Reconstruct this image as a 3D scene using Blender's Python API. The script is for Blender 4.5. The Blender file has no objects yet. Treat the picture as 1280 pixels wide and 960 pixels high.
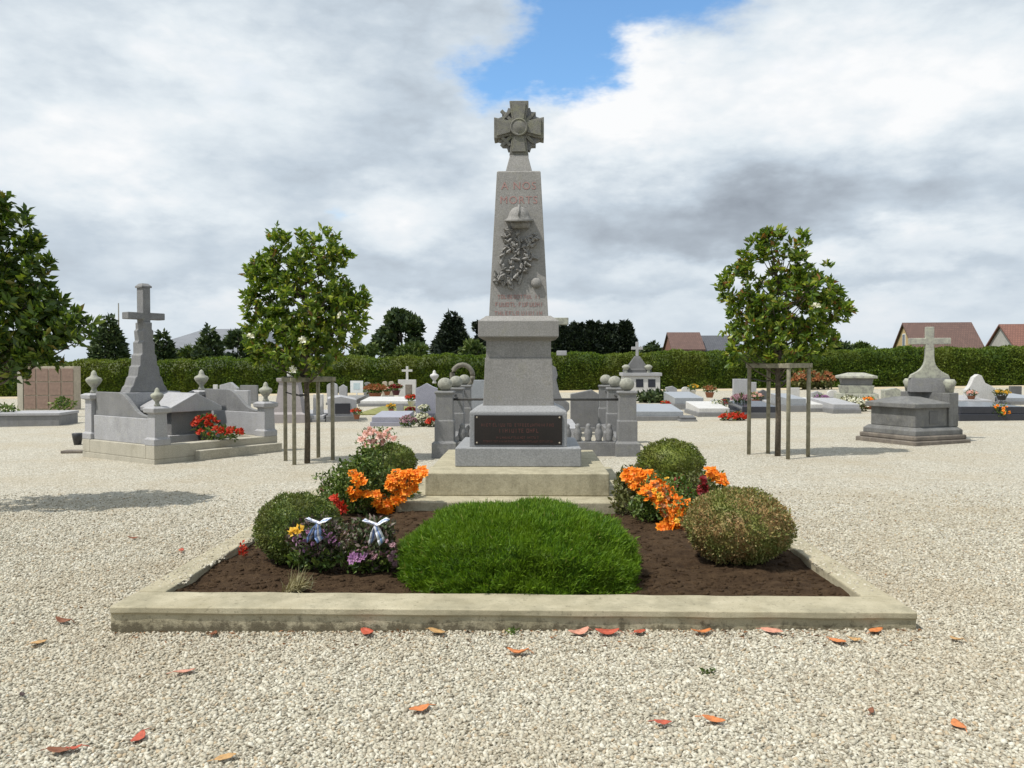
import bpy, bmesh, math, random
import numpy as np
from mathutils import Vector, Matrix, Euler, noise as mnoise

random.seed(7); RNG = np.random.default_rng(11)
sc = bpy.context.scene
col = sc.collection
R = math.radians

# ------------------------------------------------------------------ camera
F, CX, CY, H = 1035.0, 640.0, 480.0, 1.6
YAW, PITCH = R(1.4), R(-1.4)
cam_d = bpy.data.cameras.new('camera'); cam = bpy.data.objects.new('camera', cam_d); col.objects.link(cam)
cam_d.sensor_width = 36; cam_d.lens = F/1280*36; cam_d.clip_end = 5000; cam_d.clip_start = 0.05
cam.location = (0, 0, H); cam.rotation_euler = (R(90)+PITCH, 0, YAW); sc.camera = cam
CM = cam.rotation_euler.to_matrix()
SL = 0.012
def gz(x): return SL*max(-45, min(45, x))
def ray(px, py): return CM @ Vector(((px-CX)/F, -(py-CY)/F, -1))
def G(px, py, dz=0.0):
    d = ray(px, py); t = (dz-H)/(d.z-SL*d.x); return Vector((d.x*t, d.y*t, H+d.z*t))
def Zp(px, py, z):
    d = ray(px, py); t = (z-H)/d.z; return Vector((d.x*t, d.y*t, z))
def D(px, py, Y):
    d = ray(px, py); t = Y/d.y; return Vector((d.x*t, Y, H+d.z*t))
def PX(v):
    q = CM.transposed() @ (Vector(v)-Vector((0,0,H))); return CX+F*q.x/-q.z, CY-F*q.y/-q.z

# ------------------------------------------------------------------ materials
def newmat(name):
    m = bpy.data.materials.new(name); m.use_nodes = True
    nt = m.node_tree; b = nt.nodes['Principled BSDF']; return m, nt, b
def N(nt, t, **k):
    n = nt.nodes.new(t)
    for a, v in k.items(): setattr(n, a, v)
    return n
def setin(n, **k):
    for a, v in k.items(): n.inputs[a.replace('_', ' ')].default_value = v
def c4(c, k=1.0): return (min(1,c[0]*k), min(1,c[1]*k), min(1,c[2]*k), 1)
def ramp(nt, fac, stops, interp='LINEAR'):
    r = N(nt, 'ShaderNodeValToRGB'); e = r.color_ramp.elements; r.color_ramp.interpolation = interp
    while len(e) < len(stops): e.new(0.5)
    for i, (p, c) in enumerate(stops): e[i].position = p; e[i].color = c if len(c) == 4 else (*c, 1)
    nt.links.new(fac, r.inputs[0]); return r.outputs[0]
def mix(nt, fac, a, b, mode='MIX'):
    m = N(nt, 'ShaderNodeMix', data_type='RGBA', blend_type=mode)
    for i, v in ((0, fac), (6, a), (7, b)):
        if hasattr(v, 'links'): nt.links.new(v, m.inputs[i])
        else: m.inputs[i].default_value = v if i == 0 else (v if len(v) == 4 else (*v, 1))
    return m.outputs[2]
def noise(nt, vec, scale, detail=6, rough=0.6, out=0):
    n = N(nt, 'ShaderNodeTexNoise'); setin(n, Scale=scale, Detail=detail, Roughness=rough)
    nt.links.new(vec, n.inputs['Vector']); return n.outputs[out]
def coords(nt, kind='Object'):
    return N(nt, 'ShaderNodeTexCoord').outputs[kind]
def bump(nt, b, h, strength, dist):
    bp = N(nt, 'ShaderNodeBump'); setin(bp, Strength=strength, Distance=dist)
    nt.links.new(h, bp.inputs['Height']); nt.links.new(bp.outputs[0], b.inputs['Normal']); return bp

def stone(name, c, rough=0.8, var=0.25, stain=(0.10,0.10,0.085), stain_amt=0.5, lichen=None, lichen_amt=0.0, speck=0.35, bumpk=0.5):
    m, nt, b = newmat(name); v = coords(nt)
    n1 = noise(nt, v, 3.0, 7, 0.65); n2 = noise(nt, v, 260.0, 2, 0.5); n3 = noise(nt, v, 1.3, 8, 0.72); n4 = noise(nt, v, 26, 6, 0.7)
    base = ramp(nt, n1, [(0.3, c4(c, 1-var)), (0.7, c4(c, 1+var*0.7))])
    base = mix(nt, ramp(nt, n2, [(0.35, (0,0,0)), (0.65, (1,1,1))]), mix(nt, speck, base, c4(c, 0.45)), mix(nt, speck*0.6, base, c4(c, 1.5)))
    sm = ramp(nt, n3, [(0.52, (0,0,0)), (0.72, (stain_amt,)*3)])
    base = mix(nt, sm, base, (*stain, 1))
    sm2 = ramp(nt, n4, [(0.6, (0,0,0)), (0.74, (stain_amt*0.7,)*3)])
    base = mix(nt, sm2, base, (*stain, 1))
    mp = N(nt, 'ShaderNodeMapping'); mp.inputs['Scale'].default_value = (9, 9, 0.9); nt.links.new(v, mp.inputs[0])
    n6 = noise(nt, mp.outputs[0], 1.0, 6, 0.7)
    base = mix(nt, ramp(nt, n6, [(0.5, (0,0,0)), (0.75, (stain_amt*0.6,)*3)]), base, (*stain, 1))
    n7 = noise(nt, v, 60, 4, 0.7); base = mix(nt, 1.0, base, ramp(nt, n7, [(0.3, (0.72,)*3), (0.7, (1.2,)*3)]), 'MULTIPLY')
    if lichen:
        n5 = noise(nt, v, 9, 7, 0.75)
        base = mix(nt, ramp(nt, n5, [(0.6-0.25*lichen_amt, (0,0,0)), (0.72-0.2*lichen_amt, (lichen_amt,)*3)]), base, (*lichen, 1))
    nt.links.new(base, b.inputs['Base Color']); b.inputs['Roughness'].default_value = rough
    hs = N(nt, 'ShaderNodeMath', operation='ADD'); nt.links.new(n2, hs.inputs[0]); nt.links.new(n4, hs.inputs[1])
    bump(nt, b, hs.outputs[0], bumpk, 0.006)
    return m
def plain(name, c, rough=0.6, var=0.15, scale=20, metal=0.0, bumpk=0.0):
    m, nt, b = newmat(name); v = coords(nt); n1 = noise(nt, v, scale, 5, 0.6)
    nt.links.new(ramp(nt, n1, [(0.3, c4(c, 1-var)), (0.7, c4(c, 1+var))]), b.inputs['Base Color'])
    setin(b, Roughness=rough, Metallic=metal)
    if bumpk: bump(nt, b, n1, bumpk, 0.01)
    return m
def leafmat(name, stops, rough=0.45, trans=0.3, patch=None, patch_scale=3.0, spec=0.4):
    m, nt, b = newmat(name)
    g = N(nt, 'ShaderNodeNewGeometry'); c = ramp(nt, g.outputs['Random Per Island'], stops)
    if patch:
        n = noise(nt, coords(nt), patch_scale, 4, 0.65)
        c = mix(nt, ramp(nt, n, [(0.45, (0,0,0)), (0.62, (patch[1],)*3)]), c, (*patch[0], 1))
    nt.links.new(c, b.inputs['Base Color']); setin(b, Roughness=rough); b.inputs['Specular IOR Level'].default_value = spec
    t = N(nt, 'ShaderNodeBsdfTranslucent'); nt.links.new(mix(nt, 1.0, c, (1.0, 1.0, 0.55, 1), 'MULTIPLY'), t.inputs[0])
    ms = N(nt, 'ShaderNodeMixShader'); ms.inputs[0].default_value = trans
    nt.links.new(b.outputs[0], ms.inputs[1]); nt.links.new(t.outputs[0], ms.inputs[2])
    nt.links.new(ms.outputs[0], nt.nodes['Material Output'].inputs[0]); return m

M = {}
M['granite'] = stone('granite_light', (0.30,0.29,0.275), 0.75, 0.16, (0.12,0.12,0.10), 0.35, (0.26,0.25,0.17), 0.25)
M['granite_worn'] = stone('granite_worn', (0.205,0.20,0.18), 0.85, 0.3, (0.06,0.06,0.05), 0.75, (0.25,0.25,0.16), 0.5)
M['relief'] = stone('relief_stone', (0.31,0.30,0.285), 0.85, 0.3, (0.05,0.05,0.042), 0.85)  # black staining, deepened to paint in the shade of the carving's undercuts too
M['base_granite'] = stone('base_granite', (0.30,0.305,0.31), 0.55, 0.12, (0.14,0.14,0.14), 0.3)
M['concrete'] = stone('step_concrete', (0.41,0.37,0.255), 0.9, 0.25, (0.14,0.125,0.075), 0.7, (0.50,0.46,0.33), 0.5)
M['plaque'] = stone('plaque_granite', (0.022,0.017,0.015), 0.3, 0.3, (0.03,0.016,0.013), 0.6, None, 0, 0.5, 0.0)
M['redpaint'] = plain('inscription_red', (0.36,0.13,0.105), 0.7, 0.3, 60)
M['redfaint'] = plain('inscription_faded', (0.335,0.195,0.18), 0.75, 0.25, 40)
M['goldtext'] = plain('inscription_copper', (0.10,0.038,0.03), 0.5, 0.3, 60)
M['tomb_light'] = stone('tomb_light', (0.40,0.40,0.415), 0.75, 0.16, (0.16,0.16,0.16), 0.35, (0.4,0.39,0.3), 0.3)
M['tomb_grim'] = stone('tomb_grim', (0.18,0.18,0.176), 0.75, 0.3, (0.05,0.05,0.045), 0.75, (0.26,0.25,0.2), 0.35)
M['tomb_mid'] = stone('tomb_mid', (0.22,0.22,0.222), 0.75, 0.2, (0.08,0.08,0.08), 0.5, (0.27,0.27,0.2), 0.3)
M['tomb_dark'] = stone('tomb_dark', (0.13,0.13,0.13), 0.6, 0.25, (0.05,0.05,0.05), 0.5)
M['tomb_lichen'] = stone('tomb_lichen', (0.29,0.285,0.26), 0.9, 0.25, (0.10,0.10,0.075), 0.6, (0.42,0.43,0.34), 0.8)
M['tomb_white'] = stone('tomb_white', (0.60,0.59,0.57), 0.6, 0.12, (0.3,0.29,0.26), 0.3)
M['tomb_pink'] = stone('tomb_pink', (0.34,0.31,0.31), 0.6, 0.15, (0.2,0.17,0.17), 0.3)
M['tomb_brown'] = stone('tomb_brown', (0.19,0.165,0.14), 0.95, 0.4, (0.05,0.045,0.035), 0.7, (0.3,0.26,0.2), 0.4)
M['polish_black'] = stone('polished_black', (0.03,0.033,0.045), 0.18, 0.2, (0.04,0.04,0.05), 0.3, None, 0, 0.3, 0.0)
M['polish_blue'] = stone('polished_blue', (0.31,0.33,0.355), 0.3, 0.15, (0.2,0.22,0.26), 0.3, None, 0, 0.4, 0.0)
M['polish_lilac'] = stone('polished_lilac', (0.33,0.33,0.39), 0.35, 0.12, (0.25,0.25,0.3), 0.3, None, 0, 0.4, 0.0)
M['ball'] = stone('ball_lichen', (0.31,0.31,0.265), 0.95, 0.3, (0.10,0.10,0.075), 0.7, (0.43,0.43,0.36), 0.6)
M['tomb_base'] = stone('tomb_base', (0.47,0.44,0.36), 0.9, 0.15, (0.2,0.18,0.12), 0.4)
M['iron'] = plain('iron', (0.05,0.048,0.045), 0.6, 0.4, 30)
M['stake'] = plain('weathered_wood', (0.24,0.225,0.165), 0.9, 0.3, 14, 0, 0.4)
M['bark'] = plain('bark', (0.095,0.078,0.058), 0.95, 0.45, 26, 0, 0.9)
M['pot'] = plain('terracotta', (0.30,0.12,0.065), 0.8, 0.2, 20)
M['pot_dark'] = plain('dark_vase', (0.03,0.03,0.032), 0.4, 0.3, 20)
M['pot_blue'] = plain('blue_pot', (0.06,0.17,0.27), 0.4, 0.2, 20)
M['pot_wine'] = plain('wine_pot', (0.09,0.02,0.03), 0.4, 0.2, 20)
M['pot_white'] = plain('white_pot', (0.7,0.69,0.66), 0.5, 0.1, 20)
M['white_paint'] = plain('white_paint', (0.75,0.77,0.76), 0.5, 0.06, 8)
M['sign_pale'] = plain('sign_print', (0.50,0.60,0.62), 0.5, 0.25, 30)
M['gold_metal'] = plain('iron_lichened', (0.15,0.14,0.11), 0.7, 0.3, 12)

def mk_gravel():
    m, nt, b = newmat('gravel'); v = coords(nt, 'Generated')
    g = N(nt, 'ShaderNodeNewGeometry').outputs['Position']
    dist = noise(nt, g, 40, 2, 0.5, 1)
    va = N(nt, 'ShaderNodeVectorMath', operation='MULTIPLY_ADD'); nt.links.new(dist, va.inputs[0]); va.inputs[1].default_value = (0.012,)*3; nt.links.new(g, va.inputs[2])
    vo = N(nt, 'ShaderNodeTexVoronoi', feature='F1'); setin(vo, Scale=58); nt.links.new(va.outputs[0], vo.inputs['Vector'])
    vo2 = N(nt, 'ShaderNodeTexVoronoi', feature='F1'); setin(vo2, Scale=24); nt.links.new(va.outputs[0], vo2.inputs['Vector'])
    sp = N(nt, 'ShaderNodeSeparateColor'); nt.links.new(vo.outputs['Color'], sp.inputs[0])
    c = ramp(nt, sp.outputs[0], [(0.0,(0.22,0.205,0.16)), (0.18,(0.43,0.415,0.345)), (0.5,(0.61,0.585,0.495)), (0.8,(0.73,0.71,0.63)), (1.0,(0.46,0.39,0.28))])
    gap = ramp(nt, vo.outputs['Distance'], [(0.35,(1,1,1)), (0.75,(0.5,0.46,0.4))])
    c = mix(nt, 1.0, c, gap, 'MULTIPLY')
    sp2 = N(nt, 'ShaderNodeSeparateColor'); nt.links.new(vo2.outputs['Color'], sp2.inputs[0])
    c = mix(nt, ramp(nt, sp2.outputs[0], [(0.0,(0.5,)*3), (0.25,(0,0,0))]), c, (0.37,0.34,0.265,1))
    big = noise(nt, g, 0.55, 6, 0.65)
    c = mix(nt, ramp(nt, big, [(0.46,(0,0,0)), (0.70,(0.6,)*3)]), c, (0.37,0.31,0.21,1))
    mid = noise(nt, g, 5, 6, 0.7)
    c = mix(nt, ramp(nt, mid, [(0.52,(0,0,0)), (0.75,(0.35,)*3)]), c, (0.30,0.265,0.2,1))
    nt.links.new(c, b.inputs['Base Color']); b.inputs['Roughness'].default_value = 0.9
    inv = N(nt, 'ShaderNodeMath', operation='MULTIPLY_ADD'); nt.links.new(vo.outputs['Distance'], inv.inputs[0]); inv.inputs[1].default_value = -1; inv.inputs[2].default_value = 1
    ad = N(nt, 'ShaderNodeMath', operation='MULTIPLY_ADD'); nt.links.new(mid, ad.inputs[0]); ad.inputs[1].default_value = 1.5; nt.links.new(inv.outputs[0], ad.inputs[2])
    bump(nt, b, ad.outputs[0], 0.9, 0.012)
    return m
M['gravel'] = mk_gravel()
def mk_pebble():
    m, nt, b = newmat('pebble'); g = N(nt, 'ShaderNodeNewGeometry')
    c = ramp(nt, g.outputs['Random Per Island'], [(0.0,(0.19,0.165,0.12)), (0.12,(0.33,0.30,0.23)), (0.35,(0.45,0.42,0.33)), (0.65,(0.54,0.51,0.41)), (0.86,(0.66,0.635,0.54)), (0.9,(0.45,0.35,0.22)), (1.0,(0.37,0.345,0.28))])
    n = noise(nt, g.outputs['Position'], 120, 3, 0.6)
    c = mix(nt, ramp(nt, n, [(0.4,(0,0,0)), (0.75,(0.35,)*3)]), c, (0.32,0.28,0.21,1))
    big = noise(nt, g.outputs['Position'], 0.55, 6, 0.65)
    c = mix(nt, ramp(nt, big, [(0.46,(0,0,0)), (0.68,(0.5,)*3)]), c, (0.36,0.30,0.205,1))
    nt.links.new(c, b.inputs['Base Color']); b.inputs['Roughness'].default_value = 0.8; return m
M['pebble'] = mk_pebble()
def mk_soil():
    m, nt, b = newmat('soil'); v = coords(nt)
    n1 = noise(nt, v, 9, 8, 0.7); n2 = noise(nt, v, 55, 6, 0.7)
    c = ramp(nt, n1, [(0.3,(0.040,0.024,0.014)), (0.7,(0.115,0.074,0.042))])
    c = mix(nt, ramp(nt, n2, [(0.62,(0,0,0)), (0.72,(0.55,)*3)]), c, (0.25,0.185,0.115,1))
    nt.links.new(c, b.inputs['Base Color']); b.inputs['Roughness'].default_value = 0.97; b.inputs['Specular IOR Level'].default_value = 0.1
    ad = N(nt, 'ShaderNodeMath', operation='ADD'); nt.links.new(n1, ad.inputs[0]); nt.links.new(n2, ad.inputs[1])
    bump(nt, b, ad.outputs[0], 1.0, 0.03); return m
M['soil'] = mk_soil()
def mk_kerb():
    m, nt, b = newmat('kerb_concrete'); v = coords(nt)
    n1 = noise(nt, v, 4, 8, 0.68); n2 = noise(nt, v, 180, 3, 0.6); n3 = noise(nt, v, 14, 8, 0.75); n5 = noise(nt, v, 2.2, 7, 0.7)
    c = ramp(nt, n1, [(0.3,(0.345,0.305,0.20)), (0.7,(0.53,0.48,0.345))])
    c = mix(nt, ramp(nt, n5, [(0.47,(0,0,0)), (0.62,(0.65,)*3)]), c, (0.25,0.23,0.155,1))
    c = mix(nt, ramp(nt, n2, [(0.3,(0.35,)*3), (0.55,(0,0,0))]), c, (0.2,0.17,0.11,1))
    # lichen and algae stains low on the faces: a band with its own ragged outline
    sx = N(nt, 'ShaderNodeSeparateXYZ'); nt.links.new(v, sx.inputs[0])
    st = N(nt, 'ShaderNodeMath', operation='MULTIPLY_ADD'); nt.links.new(sx.outputs[2], st.inputs[0]); st.inputs[1].default_value = -3.0; nt.links.new(n3, st.inputs[2])
    c = mix(nt, ramp(nt, st.outputs[0], [(0.32,(0,0,0)), (0.48,(0.85,)*3)]), c, (0.085,0.07,0.042,1))
    c = mix(nt, ramp(nt, noise(nt, v, 32, 5, 0.7), [(0.56,(0,0,0)), (0.68,(0.6,)*3)]), c, (0.12,0.105,0.065,1))
    nt.links.new(c, b.inputs['Base Color']); b.inputs['Roughness'].default_value = 0.92
    ad = N(nt, 'ShaderNodeMath', operation='ADD'); nt.links.new(n3, ad.inputs[0]); nt.links.new(n2, ad.inputs[1])
    bump(nt, b, ad.outputs[0], 0.6, 0.008); return m
M['kerb'] = mk_kerb()
M['field'] = plain('field_grass', (0.075,0.10,0.03), 0.95, 0.35, 0.05)
M['dry_grass'] = plain('dry_grass', (0.20,0.20,0.06), 0.95, 0.4, 6, 0, 0.8)
M['sand'] = plain('sandy_path', (0.50,0.42,0.29), 0.95, 0.15, 3)

M['magnolia'] = leafmat('magnolia_leaf', [(0,(0.055,0.11,0.012)), (0.35,(0.115,0.20,0.022)), (0.75,(0.25,0.345,0.038)), (0.96,(0.42,0.46,0.08)), (0.98,(0.24,0.14,0.03)), (1,(0.14,0.09,0.04))], 0.45, 0.42, None, 3, 0.6)
M['magnolia_b'] = leafmat('magnolia_leaf_rusty', [(0,(0.055,0.11,0.012)), (0.35,(0.115,0.20,0.022)), (0.75,(0.25,0.345,0.038)), (0.935,(0.42,0.45,0.08)), (0.955,(0.34,0.15,0.035)), (1,(0.18,0.10,0.035))], 0.45, 0.42, None, 3, 0.6)
M['magnolia_c'] = leafmat('magnolia_leaf_dark', [(0,(0.03,0.065,0.012)), (0.6,(0.08,0.14,0.02)), (0.95,(0.20,0.27,0.03)), (1,(0.20,0.14,0.03))], 0.45, 0.3, None, 3, 0.5)
M['box'] = leafmat('box_leaf', [(0,(0.06,0.10,0.018)), (0.5,(0.13,0.185,0.032)), (1,(0.23,0.27,0.06))], 0.5, 0.2, ((0.13,0.10,0.04),0.4), 7)
M['box_dark'] = leafmat('box_leaf_dark', [(0,(0.05,0.085,0.01)), (0.5,(0.12,0.165,0.02)), (1,(0.22,0.26,0.035))], 0.5, 0.2, ((0.12,0.095,0.03),0.4), 6)
M['box_brown'] = leafmat('box_leaf_scorched', [(0,(0.12,0.13,0.04)), (0.35,(0.22,0.22,0.07)), (0.6,(0.33,0.21,0.085)), (0.85,(0.40,0.25,0.11)), (1,(0.46,0.38,0.2))], 0.6, 0.15, ((0.17,0.22,0.045),0.8), 4)
M['moss'] = leafmat('mound_blade', [(0,(0.05,0.115,0.006)), (0.5,(0.105,0.215,0.010)), (0.97,(0.19,0.32,0.02)), (1,(0.32,0.29,0.09))], 0.6, 0.35, ((0.16,0.26,0.012),0.6), 4)
M['hedge'] = leafmat('hedge_leaf', [(0,(0.045,0.085,0.010)), (0.5,(0.10,0.17,0.02)), (1,(0.19,0.27,0.035))], 0.6, 0.35, ((0.19,0.21,0.03),0.5), 0.35)
M['tree_green'] = leafmat('tree_green_leaf', [(0,(0.035,0.065,0.015)), (0.5,(0.08,0.125,0.028)), (1,(0.16,0.20,0.05))], 0.55, 0.2)
M['tree_dark'] = leafmat('tree_dark_leaf', [(0,(0.010,0.018,0.012)), (0.6,(0.02,0.034,0.018)), (1,(0.042,0.058,0.024))], 0.6, 0.1)
M['tree_mid'] = leafmat('tree_mid_leaf', [(0,(0.025,0.046,0.02)), (0.6,(0.055,0.088,0.03)), (1,(0.11,0.145,0.045))], 0.55, 0.15)
M['plant'] = leafmat('plant_leaf', [(0,(0.045,0.085,0.016)), (0.5,(0.10,0.16,0.028)), (1,(0.20,0.26,0.06))], 0.5, 0.25)
M['plant_olive'] = leafmat('plant_olive', [(0,(0.07,0.075,0.025)), (0.5,(0.12,0.14,0.04)), (1,(0.19,0.18,0.07))], 0.55, 0.25)
M['plant_purple'] = leafmat('plant_purple_leaf', [(0,(0.04,0.065,0.02)), (0.5,(0.09,0.11,0.045)), (0.75,(0.13,0.07,0.085)), (1,(0.24,0.19,0.16))], 0.5, 0.2)
M['straw'] = leafmat('straw', [(0,(0.25,0.21,0.10)), (1,(0.48,0.44,0.27))], 0.7, 0.2)
def petal(n, a, b): return leafmat(n, [(0, a), (1, b)], 0.55, 0.22)
M['p_orange'] = petal('petal_orange', (0.80,0.15,0.006), (1.0,0.38,0.02))
M['p_red'] = petal('petal_red', (0.46,0.025,0.012), (0.68,0.07,0.025))
M['p_wine'] = petal('petal_wine', (0.16,0.008,0.012), (0.32,0.02,0.02))
M['p_pink'] = petal('petal_pink', (0.70,0.32,0.30), (0.88,0.66,0.58))
M['p_mauve'] = petal('petal_mauve', (0.20,0.075,0.22), (0.46,0.24,0.42))
M['p_dusk'] = petal('petal_dusk', (0.22,0.10,0.15), (0.50,0.30,0.33))
M['p_white'] = petal('petal_white', (0.68,0.67,0.55), (0.82,0.81,0.72))
M['p_yellow'] = petal('petal_yellow', (0.70,0.38,0.02), (0.80,0.52,0.06))
M['p_rust'] = petal('petal_rust', (0.30,0.10,0.04), (0.48,0.22,0.10))
for k, c in dict(l_orange=(0.55,0.19,0.06), l_red=(0.42,0.085,0.045), l_pink=(0.55,0.26,0.18), l_tan=(0.45,0.27,0.11), l_brown=(0.20,0.075,0.035), l_black=(0.04,0.02,0.018)).items():
    M[k] = plain('dry_leaf_'+k[2:], c, 0.6, 0.3, 50)
M['rib_white'] = plain('ribbon_white', (0.80,0.80,0.84), 0.4, 0.04, 20)
M['rib_blue'] = plain('ribbon_blue', (0.25,0.36,0.66), 0.4, 0.1, 20)

def mk_rows(name, c, c2, sx, sy, coord='Object'):
    m, nt, b = newmat(name); v = coords(nt, coord)
    br = N(nt, 'ShaderNodeTexBrick'); setin(br, Color1=c4(c), Color2=c4(c2), Mortar=c4(c, 0.55), Scale=1.0); br.inputs['Brick Width'].default_value = sx; br.inputs['Row Height'].default_value = sy; br.inputs['Mortar Size'].default_value = sy*0.08
    nt.links.new(v, br.inputs['Vector']); n = noise(nt, v, 3, 6, 0.7)
    cc = mix(nt, ramp(nt, n, [(0.4,(0,0,0)), (0.75,(0.5,)*3)]), br.outputs[0], c4(c, 0.6))
    nt.links.new(cc, b.inputs['Base Color']); b.inputs['Roughness'].default_value = 0.85
    bump(nt, b, br.outputs[1], -0.4, 0.02); return m
M['roof_brown'] = mk_rows('roof_brown', (0.125,0.075,0.063), (0.165,0.098,0.08), 0.25, 0.3)
M['roof_red'] = mk_rows('roof_red', (0.19,0.09,0.068), (0.23,0.11,0.08), 0.25, 0.3)
M['roof_grey'] = mk_rows('roof_grey', (0.085,0.09,0.105), (0.11,0.115,0.13), 0.25, 0.3)
M['roof_sheet'] = plain('roof_sheet', (0.17,0.18,0.20), 0.6, 0.15, 1.0)
M['render_ochre'] = plain('render_ochre', (0.50,0.36,0.18), 0.9, 0.12, 2)
M['render_grey'] = plain('render_grey', (0.42,0.41,0.38), 0.9, 0.12, 2)
M['render_white'] = plain('render_white', (0.62,0.62,0.60), 0.9, 0.08, 2)
M['brickwall'] = mk_rows('brick_wall', (0.21,0.10,0.075), (0.26,0.125,0.09), 0.22, 0.07)
M['niche'] = plain('niche_granite', (0.235,0.16,0.125), 0.5, 0.2, 8)
M['niche_frame'] = stone('niche_frame', (0.46,0.40,0.31), 0.85)
M['glass'] = plain('window_glass', (0.03,0.035,0.045), 0.12, 0.1, 2)
M['wood'] = plain('painted_wood', (0.18,0.10,0.06), 0.6, 0.2, 10)

# ------------------------------------------------------------------ builders
def tag(o, label=None, cat=None, group=None, kind=None):
    for k, v in (('label', label), ('category', cat), ('group', group), ('kind', kind)):
        if v: o[k] = v
    return o
def thing(name, label, cat, loc=(0,0,0), rz=0, group=None):
    o = bpy.data.objects.new(name, None); col.objects.link(o); o.empty_display_size = 0.2
    o.location = loc; o.rotation_euler = (0, 0, rz); return tag(o, label, cat, group)
def link(name, me, mat, parent=None):
    if mat and not me.materials: me.materials.append(mat)
    o = bpy.data.objects.new(name, me); col.objects.link(o)
    if parent: o.parent = parent
    return o
def dup(o, parent, loc=None, rot=None, s=None):
    c = o.copy(); col.objects.link(c); c.parent = parent
    if loc is not None: c.location = loc
    if rot is not None: c.rotation_euler = rot
    if s is not None: c.scale = (s, s, s)
    return c
class MB:
    def __init__(s): s.v = []; s.f = []; s.mi = []; s.cur = 0
    def add(s, vs, fs):
        b = len(s.v); s.v += [tuple(v) for v in vs]; s.f += [tuple(i+b for i in f) for f in fs]; s.mi += [s.cur]*len(fs)
    def box(s, x0, x1, y0, y1, z0, z1, T=None):
        vs = [Vector(p) for p in ((x0,y0,z0),(x1,y0,z0),(x1,y1,z0),(x0,y1,z0),(x0,y0,z1),(x1,y0,z1),(x1,y1,z1),(x0,y1,z1))]
        if T: vs = [T @ v for v in vs]
        s.add(vs, [(3,2,1,0),(4,5,6,7),(0,1,5,4),(1,2,6,5),(2,3,7,6),(3,0,4,7)]); return s
    def frus(s, levels, cx=0, cy=0, T=None):   # levels: (z, half_x, half_y) stacked
        vs = []; fs = []
        for z, a, b in levels: vs += [Vector((cx-a,cy-b,z)), Vector((cx+a,cy-b,z)), Vector((cx+a,cy+b,z)), Vector((cx-a,cy+b,z))]
        n = len(levels)
        for i in range(n-1):
            for k in range(4): fs.append((i*4+k, i*4+(k+1)%4, i*4+4+(k+1)%4, i*4+4+k))
        fs += [(3,2,1,0), tuple(4*(n-1)+k for k in range(4))]
        if T: vs = [T @ v for v in vs]
        s.add(vs, fs); return s
    def prism(s, poly, y0, y1, T=None):        # polygon in XZ extruded along Y
        n = len(poly); vs = [Vector((x, y0, z)) for x, z in poly]+[Vector((x, y1, z)) for x, z in poly]
        fs = [tuple(range(n)), tuple(reversed(range(n, 2*n)))]+[((i+1)%n, i, n+i, n+(i+1)%n) for i in range(n)]
        if T: vs = [T @ v for v in vs]
        s.add(vs, fs); return s
    def lathe(s, prof, seg=20, c=(0,0,0)):
        vs = []; fs = []
        for r, z in prof:
            for k in range(seg):
                a = 2*math.pi*k/seg; vs.append((c[0]+r*math.cos(a), c[1]+r*math.sin(a), c[2]+z))
        for i in range(len(prof)-1):
            for k in range(seg): fs.append((i*seg+k, i*seg+(k+1)%seg, (i+1)*seg+(k+1)%seg, (i+1)*seg+k))
        fs += [tuple(reversed(range(seg))), tuple((len(prof)-1)*seg+k for k in range(seg))]
        s.add(vs, fs); return s
    def tube(s, pts, rad, seg=8):
        pts = [Vector(p) for p in pts]; vs = []; fs = []
        for i, p in enumerate(pts):
            d = (pts[min(i+1, len(pts)-1)]-pts[max(i-1, 0)]).normalized()
            a = d.cross(Vector((0.31, 0.17, 0.93)) if abs(d.z) < 0.9 else Vector((1,0.1,0))).normalized(); b = d.cross(a)
            r = rad[i] if isinstance(rad, (list, tuple)) else rad
            for k in range(seg):
                t = 2*math.pi*k/seg; vs.append(p+a*(r*math.cos(t))+b*(r*math.sin(t)))
        for i in range(len(pts)-1):
            for k in range(seg): fs.append((i*seg+(k+1)%seg, i*seg+k, (i+1)*seg+k, (i+1)*seg+(k+1)%seg))
        fs += [tuple(range(seg)), tuple(reversed(range((len(pts)-1)*seg, len(pts)*seg)))]
        s.add(vs, fs); return s
    def build(s, name, mat, parent=None, bevel=0.0, smooth=False):
        me = bpy.data.meshes.new(name); me.from_pydata(s.v, [], s.f)
        mats = mat if isinstance(mat, list) else [mat]
        for m in mats: me.materials.append(m)
        if len(mats) > 1: me.polygons.foreach_set('material_index', s.mi)
        me.validate()
        bm = bmesh.new(); bm.from_mesh(me); bmesh.ops.recalc_face_normals(bm, faces=bm.faces); bm.to_mesh(me); bm.free()
        if smooth: me.polygons.foreach_set('use_smooth', [True]*len(me.polygons))
        o = link(name, me, None, parent)
        if bevel:
            m = o.modifiers.new('edge', 'BEVEL'); m.width = bevel; m.segments = 2; m.limit_method = 'ANGLE'; m.angle_limit = R(35)
        return o

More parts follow.
